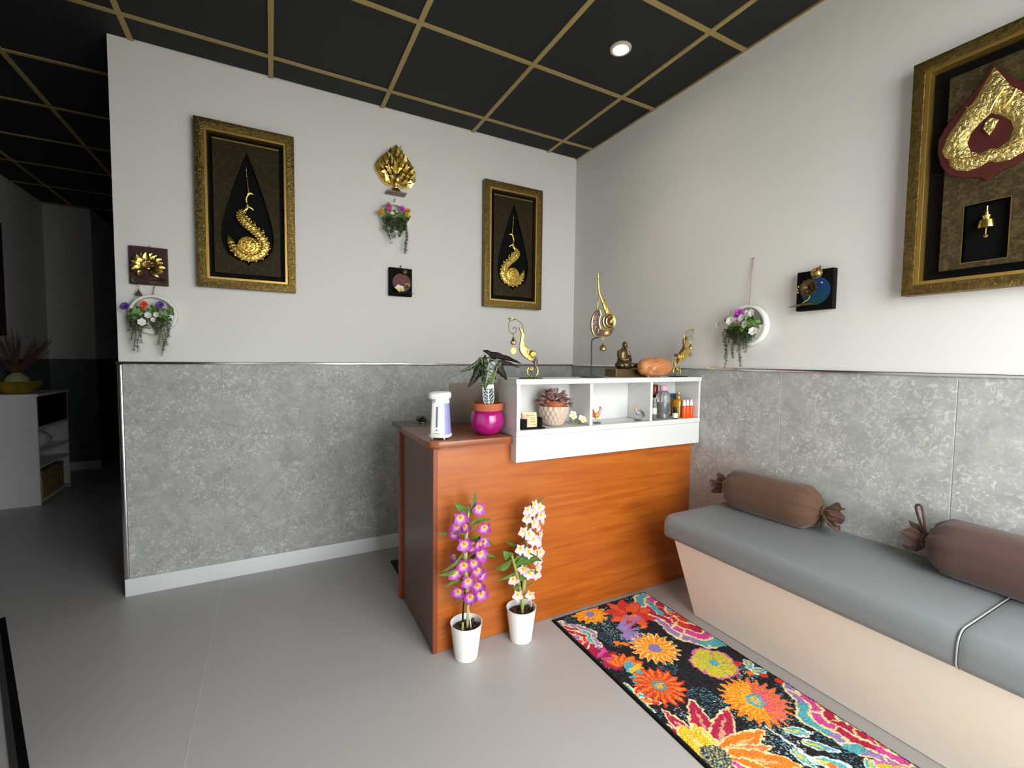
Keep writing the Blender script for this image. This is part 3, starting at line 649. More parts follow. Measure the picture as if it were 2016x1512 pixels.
# ------------------------------------------------------------------ ornaments on top of the shelf
def swan(loc, label, mir):
    t = thing('hanging_bell_ornament', label, 'ornament', loc, 0, 'gilt bell ornaments on the shelf')
    X = Sc(mir, 1, 1)
    def p3(l, y=0): return [(a, y, b) for a, b in l]
    MB().box(-0.046, 0.046, -0.028, 0.028, 0, 0.004, X).build('base_plate', M['iron'], t, bevel=0.001)
    scr = [(-0.001, 0.033), (-0.005, 0.039), (0.0, 0.045), (0.008, 0.041), (0.006, 0.049), (-0.005, 0.053), (-0.016, 0.044), (-0.019, 0.030), (-0.012, 0.013), (0.002, 0.0055), (0.018, 0.008), (0.032, 0.019), (0.036, 0.033), (0.032, 0.047), (0.024, 0.060)]
    MB().tube(smoothpath(p3(scr)), 0.0028, 8, X).build('scroll', M['gold_s'], t, smooth=True)
    MB().ell((0.0, -0.002, 0.038), 0.0065, 14, 10, X).build('scroll_ball', M['gold_s'], t, smooth=True)
    MB().prism(smoothloop([(0.026, 0.099), (0.033, 0.075), (0.024, 0.049), (0.014, 0.07)]), -0.005, 0.005, X).build('leaf_bud', M['purple_inlay' if mir > 0 else 'gold_s'], t, bevel=0.002, smooth=True)
    MB().tube([(0.022, 0, 0.066), (0.008, 0, 0.076), (-0.004, 0, 0.082)], 0.003, 8, X).build('arm', M['iron'], t, smooth=True)
    out = [(-0.001, 0.078), (-0.031, 0.092), (-0.049, 0.105), (-0.060, 0.122), (-0.063, 0.139), (-0.060, 0.158), (-0.055, 0.185), (-0.056, 0.203), (-0.066, 0.222)]
    inn = [(-0.052, 0.210), (-0.044, 0.197), (-0.044, 0.174), (-0.041, 0.157), (-0.029, 0.142), (-0.014, 0.124), (-0.016, 0.108), (0.0, 0.090)]
    body = smoothloop(out+inn, 4)
    MB().prism(body, -0.010, 0.004, X).build('body', M['gold'], t, bevel=0.0035, smooth=True)
    MB().prism([(a+0.004, b+0.003) for a, b in body], 0.0045, 0.010, X).build('body_back', M['purple_inlay'], t)
    MB().lathe([(0.014, -0.006), (0.015, 0), (0.013, 0.006), (0.009, 0.004), (0.008, 0.008), (0.001, 0.009)], 20, X @ Tr(0.002, -0.006, 0.109) @ Rx(PI/2)).build('curl', M['gold'], t, smooth=True)
    MB().prism(smoothloop([(-0.012, 0.118), (0.006, 0.126), (0.025, 0.119), (0.015, 0.108), (0.008, 0.118)]), 0.003, 0.009, X).build('tail_tip', M['purple_inlay'], t)
    wire = [(-0.040, 0.185), (-0.041, 0.215), (-0.047, 0.233), (-0.062, 0.250), (-0.081, 0.258), (-0.101, 0.257), (-0.113, 0.245), (-0.116, 0.225), (-0.111, 0.205), (-0.098, 0.197), (-0.083, 0.201), (-0.077, 0.215), (-0.083, 0.223), (-0.093, 0.221), (-0.095, 0.216)]
    w = MB().tube(smoothpath(p3(wire)), 0.0016, 6, X).build('wire', M['brass_old'], t, smooth=True)
    MB().ell((-0.099, 0, 0.259), (0.018, 0.007, 0.0055), 14, 8, X).tube([(-0.110, 0, 0.258), (-0.122, 0, 0.264)], [0.004, 0.0006], 6, X).build('wire_leaf', M['gold_s'], w, smooth=True)
    MB().tube([(-0.092, 0, 0.199), (-0.092, 0, 0.180)], 0.0022, 6, X).build('bell_loop', M['brass_old'], t, smooth=True)
    MB().lathe([(0.001, 0.018), (0.005, 0.016), (0.008, 0.006), (0.013, -0.002), (0.0125, -0.010), (0.007, -0.015), (0.001, -0.016)], 18, X @ Tr(-0.092, 0, 0.164)).build('bell', M['gold_s'], t, smooth=True)
    MB().tube([(-0.091, 0, 0.148), (-0.091, 0, 0.134)], 0.0009, 5, X).build('clapper_wire', M['brass_old'], t)
    MB().lathe([(0.014, -0.001), (0.014, 0.001)], 20, X @ Tr(-0.091, 0, 0.122) @ Rx(PI/2)).build('clapper_disc', M['gold_trim'], t)
swan((-1.060, -1.155, HT), 'gilt swan bell ornament beside the alocasia plant', 1)
swan((-0.133, -1.155, HT), 'gilt swan bell ornament beside the carved wood', -1)

kn = thing('flame_ornament', 'tall gilt flame-shaped ornament with bell on a black stand', 'ornament', (-0.694, -1.12, HT))
def p3(l, y=0): return [(a, y, b) for a, b in l]
MB().box(-0.045, 0.055, -0.035, 0.035, 0, 0.004).build('base_plate', M['iron'], kn, bevel=0.001)
MB().tube(smoothpath(p3([(0, 0.004), (-0.002, 0.09), (-0.003, 0.174), (0.004, 0.187), (0.020, 0.194), (0.049, 0.199), (0.065, 0.208)])), 0.003, 8).build('stand', M['iron'], kn, smooth=True)
co = [(0.024, 0.329), (0.005, 0.309), (-0.007, 0.282), (-0.009, 0.256), (-0.005, 0.230), (0.010, 0.208), (0.034, 0.199), (0.058, 0.205), (0.072, 0.215)]
ci = [(0.078, 0.236), (0.067, 0.237), (0.047, 0.240), (0.037, 0.265), (0.039, 0.292), (0.046, 0.311), (0.036, 0.333)]
cres = smoothloop(co+ci, 4)
MB().prism(cres, -0.006, 0.006).build('crescent', M['purple_inlay'], kn, bevel=0.002, smooth=True)
MB().tube([(a, -0.006, b) for a, b in smoothloop(co+ci, 4)], 0.0030, 8, closed=True).build('crescent_rim', M['gold_s'], kn, smooth=True)
for k in range(4):
    a = PI*(0.80+0.17*k); c0 = (0.05+0.030*math.cos(a), 0.268+0.034*math.sin(a)); c1 = (0.05+0.052*math.cos(a+0.18), 0.268+0.056*math.sin(a+0.18))
    MB().tube(smoothpath([(c0[0], -0.007, c0[1]), ((c0[0]+c1[0])/2, -0.009, (c0[1]+c1[1])/2+0.006), (c1[0], -0.007, c1[1])]), 0.0022, 6).build('crescent_vein', M['gold_pale'], kn, smooth=True)
low = smoothloop([(0.072, 0.216), (0.083, 0.204), (0.107, 0.209), (0.124, 0.230), (0.133, 0.250), (0.112, 0.247), (0.085, 0.240)], 4)
MB().prism(low, -0.006, 0.006).build('lower_petal', M['purple_inlay'], kn, bevel=0.002, smooth=True)
MB().ell((0.087, -0.006, 0.222), (0.018, 0.010, 0.017), 16, 10).build('lower_ball', M['gold_s'], kn, smooth=True)
MB().lathe([(0.037, -0.006), (0.039, 0), (0.037, 0.006), (0.034, 0.006), (0.032, 0.001), (0.001, 0.001)], 32, Tr(0.098, 0, 0.279) @ Rx(PI/2)).build('disc', M['purple_inlay'], kn, smooth=True)
for r in (0.0375, 0.025):
    MB().tube([(0.098+(0.006 if r < 0.03 else 0)+r*math.cos(2*PI*k/28), -0.007, 0.279+r*math.sin(2*PI*k/28)) for k in range(28)], 0.0032, 8, closed=True).build('disc_ring', M['gold_s'], kn, smooth=True)
MB().ell((0.110, -0.008, 0.280), (0.013, 0.009, 0.013), 16, 10).ell((0.113, -0.014, 0.287), (0.007, 0.006, 0.007), 12, 8).build('disc_boss', M['gold_s'], kn, smooth=True)
tl = [(0.080, 0.316), (0.066, 0.343), (0.058, 0.365), (0.045, 0.386), (0.034, 0.408), (0.0265, 0.452), (0.024, 0.508)]
tr_ = [(0.0275, 0.508), (0.032, 0.453), (0.042, 0.412), (0.055, 0.390), (0.068, 0.372), (0.071, 0.388), (0.078, 0.362), (0.094, 0.346), (0.112, 0.320)]
MB().prism(tl+tr_, -0.006, 0.005).build('flame_tail', M['gold'], kn, bevel=0.002, smooth=True)
MB().tube(smoothpath(p3([(0.038, 0.392), (0.031, 0.372), (0.026, 0.350), (0.022, 0.336)], -0.003)), 0.0030, 6).build('side_chain', M['gold_pale'], kn, smooth=True)
for q in range(2): MB().tube([(0.066+0.004*math.cos(2*PI*k/12)*(1-q)+0.0, 0.004*math.cos(2*PI*k/12)*q, 0.192-0.015*q+0.010*math.sin(2*PI*k/12)) for k in range(12)], 0.0013, 6, closed=True).build('bell_link', M['brass_old'], kn, smooth=True)
MB().lathe([(0.001, 0.018), (0.006, 0.015), (0.014, 0.006), (0.018, -0.004), (0.017, -0.012), (0.009, -0.016), (0.001, -0.016)], 20, Tr(0.067, 0, 0.148)).build('bell', M['brass_old'], kn, smooth=True)

# bronze seated figure
sg = thing('seated_statuette', 'small bronze statuette of a seated bearded figure on a plinth', 'statuette', (-0.437, -1.073, HT))
MB().box(-0.098, 0.115, -0.043, 0.043, 0, 0.042).build('plinth', M['bronze_old'], sg, bevel=0.002)
f = MB()
def folds(a, ph): return 1+0.05*math.sin(7*a)
f.ell((-0.008, 0, 0.062), (0.052, 0.038, 0.026), 24, 12, None, None, folds)                    # crossed legs and robe
f.lathe([(0.046, 0.05), (0.037, 0.075), (0.030, 0.10), (0.029, 0.125), (0.024, 0.140), (0.011, 0.147), (0.010, 0.155)], 20, Tr(-0.012, 0.004, 0) @ Sc(1, 0.72, 1))
f.ell((-0.008, -0.003, 0.167), (0.0135, 0.0155, 0.018), 16, 12)                                # head
f.ell((-0.006, -0.013, 0.152), (0.008, 0.008, 0.011), 10, 8)                                    # beard
f.ell((-0.008, -0.019, 0.165), (0.003, 0.004, 0.004), 8, 6)
for s in (-1, 1):
    q, r = smoothpath([(-0.012+s*0.027, 0.002, 0.134), (-0.012+s*0.037, -0.006, 0.108), (-0.010+s*0.026, -0.026, 0.088), (-0.006+s*0.006, -0.036, 0.092)], [0.010, 0.009, 0.0075, 0.006])
    f.tube(q, r, 10); f.ell((-0.008+s*0.036, -0.020, 0.060), (0.022, 0.020, 0.014), 12, 8); f.ell((-0.008+s*0.0145, -0.002, 0.166), (0.003, 0.004, 0.006), 8, 6)
f.build('figure', M['bronze_old'], sg, smooth=True, sharp=70)
b = MB(); q, r = smoothpath([(0.045, -0.005, 0.054), (0.065, -0.012, 0.062), (0.085, -0.004, 0.052), (0.110, 0, 0.046)], [0.010, 0.012, 0.010, 0.006]); b.tube(q, r, 10)
b.build('robe_hem', M['bronze_old'], sg, smooth=True)

cw = thing('carved_wood_ornament', 'rounded reddish carved wood ornament beside the bronze statuette', 'ornament', (-0.315, -1.164, HT))
b = MB(); v = []; NU, NV = 72, 40
def wsurf(u, t):
    a = 2*PI*u; ph = -PI/2+PI*t
    x = math.copysign(abs(math.sin(ph))**0.75, math.sin(ph)); r = abs(math.cos(ph))**0.62
    fx, fz = x, r*math.sin(a); fy_ = -r*math.cos(a)
    d = 0
    if fy_ < 0.25:
        e = math.hypot((x-0.40)/1.0, (fz+0.02-0.18*(x-0.4))/0.55)
        d = 0.16*(abs(math.sin(e*6.0))**0.6-1)*(1 if e < 1.15 else 0.45) - 0.22*math.exp(-((x+0.42-0.30*fz)/0.08)**2)
    k = 1+d
    return (0.108*x, 0.043*fy_*k, 0.053+0.051*fz*k)
b.surf(wsurf, NU, NV).build('carving', M['wood_carved'], cw, smooth=True, sharp=80)
for s in (-1, 1): MB().lathe([(0.008, 0), (0.006, 0.012)], 10, Tr(0.045*s, 0, 0)).build('foot', M['wood_carved'], cw, smooth=True)

# ------------------------------------------------------------------ framed reliefs on the back wall
def rect_to_tear(hx, hz, hole):                 # matched outlines for a rectangular board with a shaped hole
    ang = [math.atan2(p[1], p[0]) for p in hole]; pts = list(zip(ang, hole))
    for cx in (-hx, hx):
        for cz in (-hz, hz):
            a = math.atan2(cz, cx)
            srt = sorted(pts); k = next((i for i, q in enumerate(srt) if q[0] > a), 0)
            p, q = srt[k-1], srt[k]; w = ((a-p[0]) % (2*PI))/(((q[0]-p[0]) % (2*PI)) or 1)
            pts.append((a, (p[1][0]*(1-w)+q[1][0]*w, p[1][1]*(1-w)+q[1][1]*w)))
    pts.sort(); out = []; inn = []
    for a, h in pts:
        c, s_ = math.cos(a), math.sin(a); k = min(hx/abs(c) if abs(c) > 1e-9 else 1e9, hz/abs(s_) if abs(s_) > 1e-9 else 1e9)
        out.append((c*k, s_*k)); inn.append(h)
    return out, inn
def rr2(hx, hz): return rect(-hx, hx, -hz, hz)
tearL = [(0, 0.301), (-0.026, 0.232), (-0.050, 0.160), (-0.076, 0.078), (-0.100, -0.010), (-0.119, -0.09), (-0.124, -0.15), (-0.116, -0.205), (-0.090, -0.250), (-0.052, -0.273), (-0.018, -0.282)]
tear = tearL + [(0.0, -0.302)] + [(-a, b) for a, b in reversed(tearL[1:])]
spine = [(-0.092, -0.146), (-0.084, -0.172), (-0.064, -0.215), (-0.033, -0.244), (0.010, -0.252), (0.052, -0.236), (0.076, -0.199), (0.074, -0.164), (0.054, -0.128), (0.024, -0.100), (-0.006, -0.074), (-0.026, -0.050), (-0.032, -0.030), (-0.018, -0.010), (-0.002, 0.012), (-0.002, 0.034), (-0.006, 0.058), (0.002, 0.079), (0.007, 0.098), (0.003, 0.129), (-0.001, 0.188), (-0.003, 0.228)]
srad = [0.002, 0.014, 0.022, 0.025, 0.025, 0.026, 0.027, 0.027, 0.027, 0.026, 0.027, 0.027, 0.021, 0.011, 0.009, 0.0055, 0.0055, 0.005, 0.0025, 0.002, 0.0017, 0.0012]
def naga_frame(loc, label, mir):
    t = thing('framed_relief', label, 'picture', loc, 0, 'framed gold reliefs on the back wall')
    HX, HZ = 0.230, 0.428
    MB().frame(rr2(HX, HZ), rr2(HX-0.040, HZ-0.042), -0.050, -0.003).build('frame', M['bronze_frame'], t, bevel=0.002, smooth=True)
    MB().frame(rr2(HX-0.0405, HZ-0.0425), rr2(HX-0.053, HZ-0.055), -0.044, -0.003).build('gold_slip', M['gold_trim'], t, bevel=0.001)
    MB().box(-HX+0.055, HX-0.055, -0.012, -0.003, -HZ+0.057, HZ-0.057).build('backing', M['black'], t)
    out, inn = rect_to_tear(0.154, 0.347, tear)
    pn = MB().frame(out, inn, -0.032, -0.0125).build('panel', M['art_panel'], t)
    MB().box(-0.154, 0.154, -0.0325, -0.030, 0.340, 0.3472).build('gilded_edge', M['art_edge'], pn)
    X = Sc(mir, 1, 1)
    q, r = smoothpath([(a, -0.026, b) for a, b in spine], srad, 5)
    rl = MB().tube(q, r, 14, X, flat=0.62).build('relief', M['gold'], t, smooth=True)
    dsc = MB()
    dsc.lathe([(0.052, -0.004), (0.053, 0.006), (0.049, 0.012), (0.046, 0.009), (0.038, 0.010), (0.036, 0.015), (0.032, 0.012), (0.015, 0.014), (0.010, 0.019), (0.001, 0.020)], 36, X @ Tr(0.002, -0.028, -0.194) @ Rx(PI/2))
    dsc.build('coil', M['gold'], rl, smooth=True)
    for k in range(9):
        a = 2*PI*k/9; dsc = MB().ell((0.002+0.023*math.cos(a), -0.043, -0.194+0.023*math.sin(a)), (0.008, 0.004, 0.005), 8, 6, X); dsc.build('coil_petal', M['gold_s'], rl, smooth=True)
    for (b0, b1, b2) in [((0.001, 0.080), (0.016, 0.090), (0.030, 0.086)), ((-0.003, 0.016), (0.014, 0.014), (0.029, 0.001)), ((0.060, -0.130), (0.072, -0.108), (0.073, -0.090)), ((0.030, -0.090), (0.034, -0.068), (0.024, -0.048)), ((-0.035, -0.040), (-0.048, -0.030), (-0.054, -0.020)), ((-0.002, -0.06), (0.008, -0.045), (0.008, -0.030))]:
        q2, r2_ = smoothpath([(b0[0], -0.026, b0[1]), (b1[0], -0.028, b1[1]), (b2[0], -0.026, b2[1])], [0.009, 0.006, 0.0008], 4)
        MB().tube(q2, r2_, 8, X, flat=0.6).build('fin', M['gold'], rl, smooth=True)
    sc_ = MB()
    for i in range(6, 66, 2):
        p = Vector(q[i]); td = (Vector(q[i+1])-Vector(q[i-1])).normalized(); nr = Vector((-td.z, 0, td.x))
        for w_ in (-0.7, -0.25, 0.25, 0.7):
            e = p+nr*r[i]*w_+td*(0.004 if abs(w_) > 0.5 else 0); sc_.ell((e.x, -0.026-r[i]*0.58*math.sqrt(1-w_*w_), e.z), (0.0062, 0.0035, 0.0062), 6, 4, X)
    sc_.build('scales', M['gold_s'], rl, smooth=True)
    for k in range(16):                                        # beaded scales along the belly
        i = 10+k*3; p = Vector(q[i]); tdir = (Vector(q[i+1])-Vector(q[i-1])).normalized(); nrm = Vector((-tdir.z, 0, tdir.x))
        e = p - nrm*r[i]*0.95
        MB().ell((e.x, -0.032, e.z), (0.006, 0.006, 0.006), 8, 6, X).build('bead', M['gold_s'], rl, smooth=True)
    return t
naga_frame((-2.182, 0, 2.015), 'tall bronze-framed gold swirl relief hung above the lotus board', 1)
naga_frame((-0.556, 0, 2.018), 'tall bronze-framed gold swirl relief nearest the room corner', -1)

# ------------------------------------------------------------------ big framed relief on the right wall
bf = thing('framed_relief', 'bronze-framed gold lotus relief with a small bell on the right wall', 'picture', (0, -2.298, 1.876), -PI/2)
HX, HZ = 0.205, 0.406
MB().frame(rr2(HX, HZ), rr2(HX-0.034, HZ-0.034), -0.052, -0.003).build('frame', M['bronze_frame'], bf, bevel=0.002, smooth=True)
MB().frame(rr2(HX-0.0345, HZ-0.0345), rr2(HX-0.047, HZ-0.047), -0.046, -0.003).build('gold_slip', M['gold_trim'], bf, bevel=0.001)
MB().box(-HX+0.049, HX-0.049, -0.010, -0.003, -HZ+0.049, HZ-0.049).build('backing', M['black'], bf)
PX0, PX1, PZ0, PZ1 = -0.110, 0.110, -0.330, 0.318
SX0, SX1, SZ0, SZ1 = -0.053, 0.055, -0.312, -0.124
pn = MB().frame([(PX0, PZ0), (PX1, PZ0), (PX1, PZ1), (PX0, PZ1)], [(SX0, SZ0), (SX1, SZ0), (SX1, SZ1), (SX0, SZ1)], -0.030, -0.0105).build('panel', M['art_panel2'], bf)
MB().frame(rect(SX0-0.002, SX1+0.002, SZ0-0.002, SZ1+0.002), rect(SX0, SX1, SZ0, SZ1), -0.031, -0.0105).build('gilded_edge', M['art_edge'], pn)
def mirror(l): return l + [(-a, b) for a, b in reversed(l) if abs(a) > 0.004]
mar = mirror([(a+0.018, b) for a, b in [(-0.018, 0.306), (-0.038, 0.272), (-0.060, 0.240), (-0.084, 0.212), (-0.107, 0.182), (-0.130, 0.154), (-0.146, 0.118), (-0.146, 0.075), (-0.135, 0.028), (-0.111, -0.010), (-0.081, -0.030), (-0.050, -0.037), (-0.032, -0.046), (-0.018, -0.060)]])
gol = mirror([(a+0.020, b) for a, b in [(-0.020, 0.294), (-0.033, 0.269), (-0.050, 0.236), (-0.060, 0.213), (-0.080, 0.193), (-0.094, 0.170), (-0.110, 0.146), (-0.125, 0.124), (-0.130, 0.098), (-0.137, 0.077), (-0.128, 0.054), (-0.117, 0.042), (-0.114, 0.020), (-0.097, 0.0), (-0.068, -0.012), (-0.041, -0.010), (-0.020, 0.0)]])
hol = mirror([(a+0.020, b) for a, b in [(-0.020, 0.152), (-0.045, 0.132), (-0.066, 0.107), (-0.073, 0.078), (-0.063, 0.048), (-0.040, 0.034), (-0.020, 0.040)]])
lb = MB().prism(mar, -0.040, -0.0305).build('lotus_back', M['maroon'], bf, bevel=0.001)
def resamp(loop, n, cx, cz):                       # sample an outline by angle about a centre
    out = []; m = len(loop)
    for k in range(n):
        a = PI/2+2*PI*k/n; d = (math.cos(a), math.sin(a)); best = None
        for i in range(m):
            p, q = loop[i], loop[(i+1) % m]; ex, ez = q[0]-p[0], q[1]-p[1]; den = d[0]*ez-d[1]*ex
            if abs(den) < 1e-12: continue
            tt = ((p[0]-cx)*ez-(p[1]-cz)*ex)/den; uu = ((p[0]-cx)*d[1]-(p[1]-cz)*d[0])/den
            if tt > 0 and -1e-6 <= uu <= 1+1e-6 and (best is None or tt > best): best = tt
        out.append((cx+d[0]*best, cz+d[1]*best))
    return out
go, gi = resamp(gol, 96, 0, 0.085), resamp(hol, 96, 0, 0.085)
def domed(o_, i_, y0, h):
    v = []; n = len(o_); K = 5
    for k in range(K+1):
        w = k/K; bulge = h*math.sin(PI*w)**0.6
        v += [(a[0]*(1-w)+c[0]*w, y0-bulge, a[1]*(1-w)+c[1]*w) for a, c in zip(o_, i_)]
    return MB().add(v, [(k*n+i, (k+1)*n+i, (k+1)*n+(i+1) % n, k*n+(i+1) % n) for k in range(K) for i in range(n)])
lt = domed(go, gi, -0.0402, 0.012).build('lotus_relief', M['gold_pale'], bf, smooth=True, sharp=70)
for pth in ([(0.0, 0.155), (0.012, 0.185), (0.030, 0.215)], [(0.030, 0.150), (0.048, 0.175), (0.056, 0.195)], [(-0.095, 0.045), (-0.06, 0.030), (-0.02, 0.022)], [(0.095, 0.045), (0.06, 0.030), (0.02, 0.022)], [(-0.03, 0.150), (-0.048, 0.175), (-0.056, 0.195)], [(0, 0.03), (0.004, 0.012), (0, 0.0)]):
    MB().tube(smoothpath([(a, -0.052, b) for a, b in pth]), 0.0022, 6).build('lotus_vein', M['gold_s'], lt, smooth=True)
MB().prism([(0, 0.136), (0.020, 0.122), (0.010, 0.098), (0, 0.080), (-0.016, 0.108), (-0.010, 0.128)], -0.048, -0.041).build('lotus_bud', M['gold_pale'], bf, bevel=0.002)
bl = MB().lathe([(0.001, 0.044), (0.004, 0.040), (0.004, 0.030), (0.012, 0.027), (0.009, 0.018), (0.018, 0.012), (0.021, -0.004), (0.022, -0.012), (0.019, -0.014), (0.001, -0.010)], 24, Tr(0.002, -0.028, -0.196)).build('bell', M['gold_s'], bf, smooth=True)
MB().tube([(0.002, -0.028, -0.138), (0.002, -0.028, -0.156)], 0.0016, 6).build('bell_hook', M['gold_s'], bl)
MB().tube([(0.002, -0.028, -0.206), (0.002, -0.028, -0.230)], 0.0014, 6).ell((0.002, -0.028, -0.234), (0.006, 0.004, 0.006), 10, 8).build('clapper', M['brass_old'], bl, smooth=True)

# ------------------------------------------------------------------ gold lotus plaque
lq = thing('lotus_plaque', 'faceted gold lotus plaque on a small wall bracket', 'wall ornament', (-1.385, 0, 2.395))
lout = [(0.006, 0.150), (-0.020, 0.120), (-0.050, 0.094), (-0.084, 0.062), (-0.110, 0.028), (-0.124, -0.004), (-0.118, -0.030), (-0.098, -0.064), (-0.070, -0.094), (-0.042, -0.108), (-0.016, -0.096), (0.003, -0.090), (0.020, -0.094), (0.045, -0.108), (0.072, -0.104), (0.105, -0.082), (0.128, -0.052), (0.127, -0.012), (0.112, 0.032), (0.088, 0.070), (0.058, 0.098), (0.030, 0.122)]
MB().prism(lout, -0.022, -0.006).build('back_plate', M['gold_s'], lq, bevel=0.002)
pt = MB(); pt.add([(0, 0, 0), (-0.017, 0.003, 0.022), (0.017, 0.003, 0.022), (0, -0.0055, 0.020), (0, -0.002, 0.052), (0, 0.008, 0.02)], [(0, 3, 1), (0, 2, 3), (1, 3, 4), (2, 4, 3), (0, 1, 5), (0, 5, 2), (1, 4, 5), (2, 5, 4)])
ptm = pt.mesh('petal', M['gold_s'])
def inside(p, poly):
    c = False; n = len(poly)
    for i in range(n):
        a, b = poly[i], poly[(i+1) % n]
        if (a[1] > p[1]) != (b[1] > p[1]) and p[0] < (b[0]-a[0])*(p[1]-a[1])/(b[1]-a[1])+a[0]: c = not c
    return c
r3 = random.Random(5)
for row in range(10):
    for col in range(-6, 7):
        x = (col+0.5*(row % 2))*0.0285; z = -0.100+row*0.0250
        a = math.atan2(x, z+0.135)*1.05
        tip = (x+0.046*math.sin(a), z+0.046*math.cos(a))
        if not (inside((x*0.98, z), lout) and inside((x+0.050*math.sin(a), z+0.050*math.cos(a)), lout)): continue
        dep = -0.026-0.030*math.exp(-((x/0.085)**2+((z+0.01)/0.095)**2))
        inst(ptm, 'petal', lq, Tr(x, dep, z) @ Ry(a+r3.uniform(-0.15, 0.15)) @ Rx(math.radians(4+r3.uniform(-12, 14))) @ Rz(r3.uniform(-0.35, 0.35)) @ Sc(1.22*r3.uniform(0.92, 1.08)))
MB().ell((0.004, -0.064, -0.066), (0.016, 0.008, 0.026), 14, 10).build('centre_leaf', M['gold_s'], lq, smooth=True)
MB().lathe([(0.038, -0.150), (0.036, -0.146), (0.024, -0.128), (0.014, -0.122), (0.016, -0.116), (0.008, -0.108), (0.011, -0.094)], 20, Tr(0.0, -0.036, 0) @ Sc(1, 0.75, 1)).build('foot', M['gold_s'], lq, smooth=True)
MB().box(-0.060, 0.060, -0.072, -0.003, -0.158, -0.1505).build('bracket', mat('pale_wood', '#8a7668', 0.6), lq, bevel=0.001)

# ------------------------------------------------------------------ hanging flower rings
lm = petal_mesh('leaflet', 0.013, 0.0052, M['leaf_t'], oval, 0.001, 0.2, 2, 4)
def strand(parent, x, z0, z1, rg, y=-0.045):
    b = MB(); L = z0-z1; n = int(L/0.0065); pth = []
    for k in range(n+1):
        t = k/n; p = (x+0.004*math.sin(t*9+x*50), y-0.010*math.sin(min(1, t*4)*PI/2), z0-L*t); pth.append(p)
    b.tube(pth, 0.0009, 5)
    for k, p in enumerate(pth):
        for s in (0, 1, 2):
            a = k*2.4+s*2.1; sc = rg.uniform(0.75, 1.1)
            Mx = Tr(*p) @ Rz(a) @ Rx(math.radians(100+rg.uniform(-20, 20))) @ Sc(sc)
            b.surf(leafpts((0, 0, 0), (0, 0, 0.0135), (1, 0, 0), 0.0058, oval, 0.001, 0.2), 2, 3, Mx)
    return b.build('trailing_strand', M['leaf_t'], parent, smooth=True, sharp=80)
def bloom(parent, loc, col, s, kind='rose', tilt=0.3, az=0.0):
    f = bpy.data.objects.new('flower', None)
    b = MB(); rings = ((6, 1.0, 62), (5, 0.78, 40), (4, 0.55, 18)) if kind == 'rose' else ((7, 1.0, 70), (7, 0.85, 42), (6, 0.65, 15))
    for q, (n, sc, op) in enumerate(rings):
        for k in range(n):
            Mx = Rz(2*PI*k/n+q*0.6) @ Rx(math.radians(-op))
            c = mixc(col, (1, 1, 1), 0.12*q) if kind == 'rose' else mixc(col, (0.05, 0.0, 0.05), 0.12*q)
            b.surf(leafpts((0, 0, 0), (0, 0, s*sc), (1, 0, 0), s*sc*0.45, oval, s*0.12, 0.2), 4, 5, Mx, lambda u, t, c=c: c)
    b.ell((0, 0, s*0.1), s*0.16, 8, 6, None, mixc(col, lin('#d9c44a'), 0.5))
    o = b.build('flower', M['vc'], parent, smooth=True, sharp=80)
    o.matrix_local = Tr(*loc) @ Rz(az) @ Rx(PI/2-tilt); return o
def clump(parent, x0, x1, z0, z1, n, rg, m, name='leaf', L=0.026, w=0.008):
    lmsh = petal_mesh(name, L, w, m, lance, 0.002, 0.2, 2, 5)
    for k in range(n):
        inst(lmsh, name, parent, Tr(rg.uniform(x0, x1), rg.uniform(-0.058, -0.035), rg.uniform(z0, z1)) @ Ry(rg.uniform(-1.5, 1.5)) @ Rx(math.radians(rg.uniform(5, 60))) @ Sc(rg.uniform(0.75, 1.2)))
WHITE, VIOL, ORNG, PINK, MAGE, YELW = lin('#efeee6'), lin('#6d4fa8'), lin('#e2562e'), lin('#d0678f'), lin('#c04fc4'), lin('#e3a81e')
def ring(loc, rotz, label, R, cord, strands, blooms, seed):
    t = thing('flower_ring', label, 'wall planter', loc, rotz, 'hanging flower rings')
    rg = random.Random(seed)
    rg_o = circ(0, 0, R, 48); rg_i = circ(0, 0, R-0.013, 48)
    MB().frame(rg_o, rg_i, -0.040, -0.003).build('ring', M['ring'], t, bevel=0.002, smooth=True)
    half = [(math.cos(a)*(R-0.0135), math.sin(a)*(R-0.0135)) for a in [PI+PI*k/24 for k in range(25)]]
    MB().prism(half, -0.038, -0.030).build('pocket_front', M['ring'], t)
    MB().prism(half, -0.010, -0.004).build('pocket_back', M['ring'], t)
    MB().tube([(0, -0.02, R), (0, -0.012, R+cord*0.5), (0.003, -0.006, R+cord)], 0.0022, 6).build('hanging_cord', M['cord'], t, smooth=True)
    MB().ell((0.003, -0.006, R+cord), 0.004, 8, 6).build('nail', M['brass_old'], t, smooth=True)
    for x, z0, z1 in list(strands)+[(-R*0.85+R*1.45*k/9, -0.005, -0.055-0.03*rg.random()) for k in range(10)]: strand(t, x, z0, z1, rg, -0.046+rg.uniform(-0.006, 0.004))
    clump(t, -R*0.95, R*0.80, -0.030, 0.030, 40, rg, M['leaf'])
    clump(t, -R*0.9, R*0.85, -0.005, 0.02, 8, rg, M['leaf_b'], 'bright_leaf', 0.03, 0.006)
    for (x, z, c, s, k) in blooms: bloom(t, (x, -0.062+rg.uniform(-0.006, 0.006), z), c, s, k, rg.uniform(0.0, 0.5), rg.uniform(-0.4, 0.4))
    return t
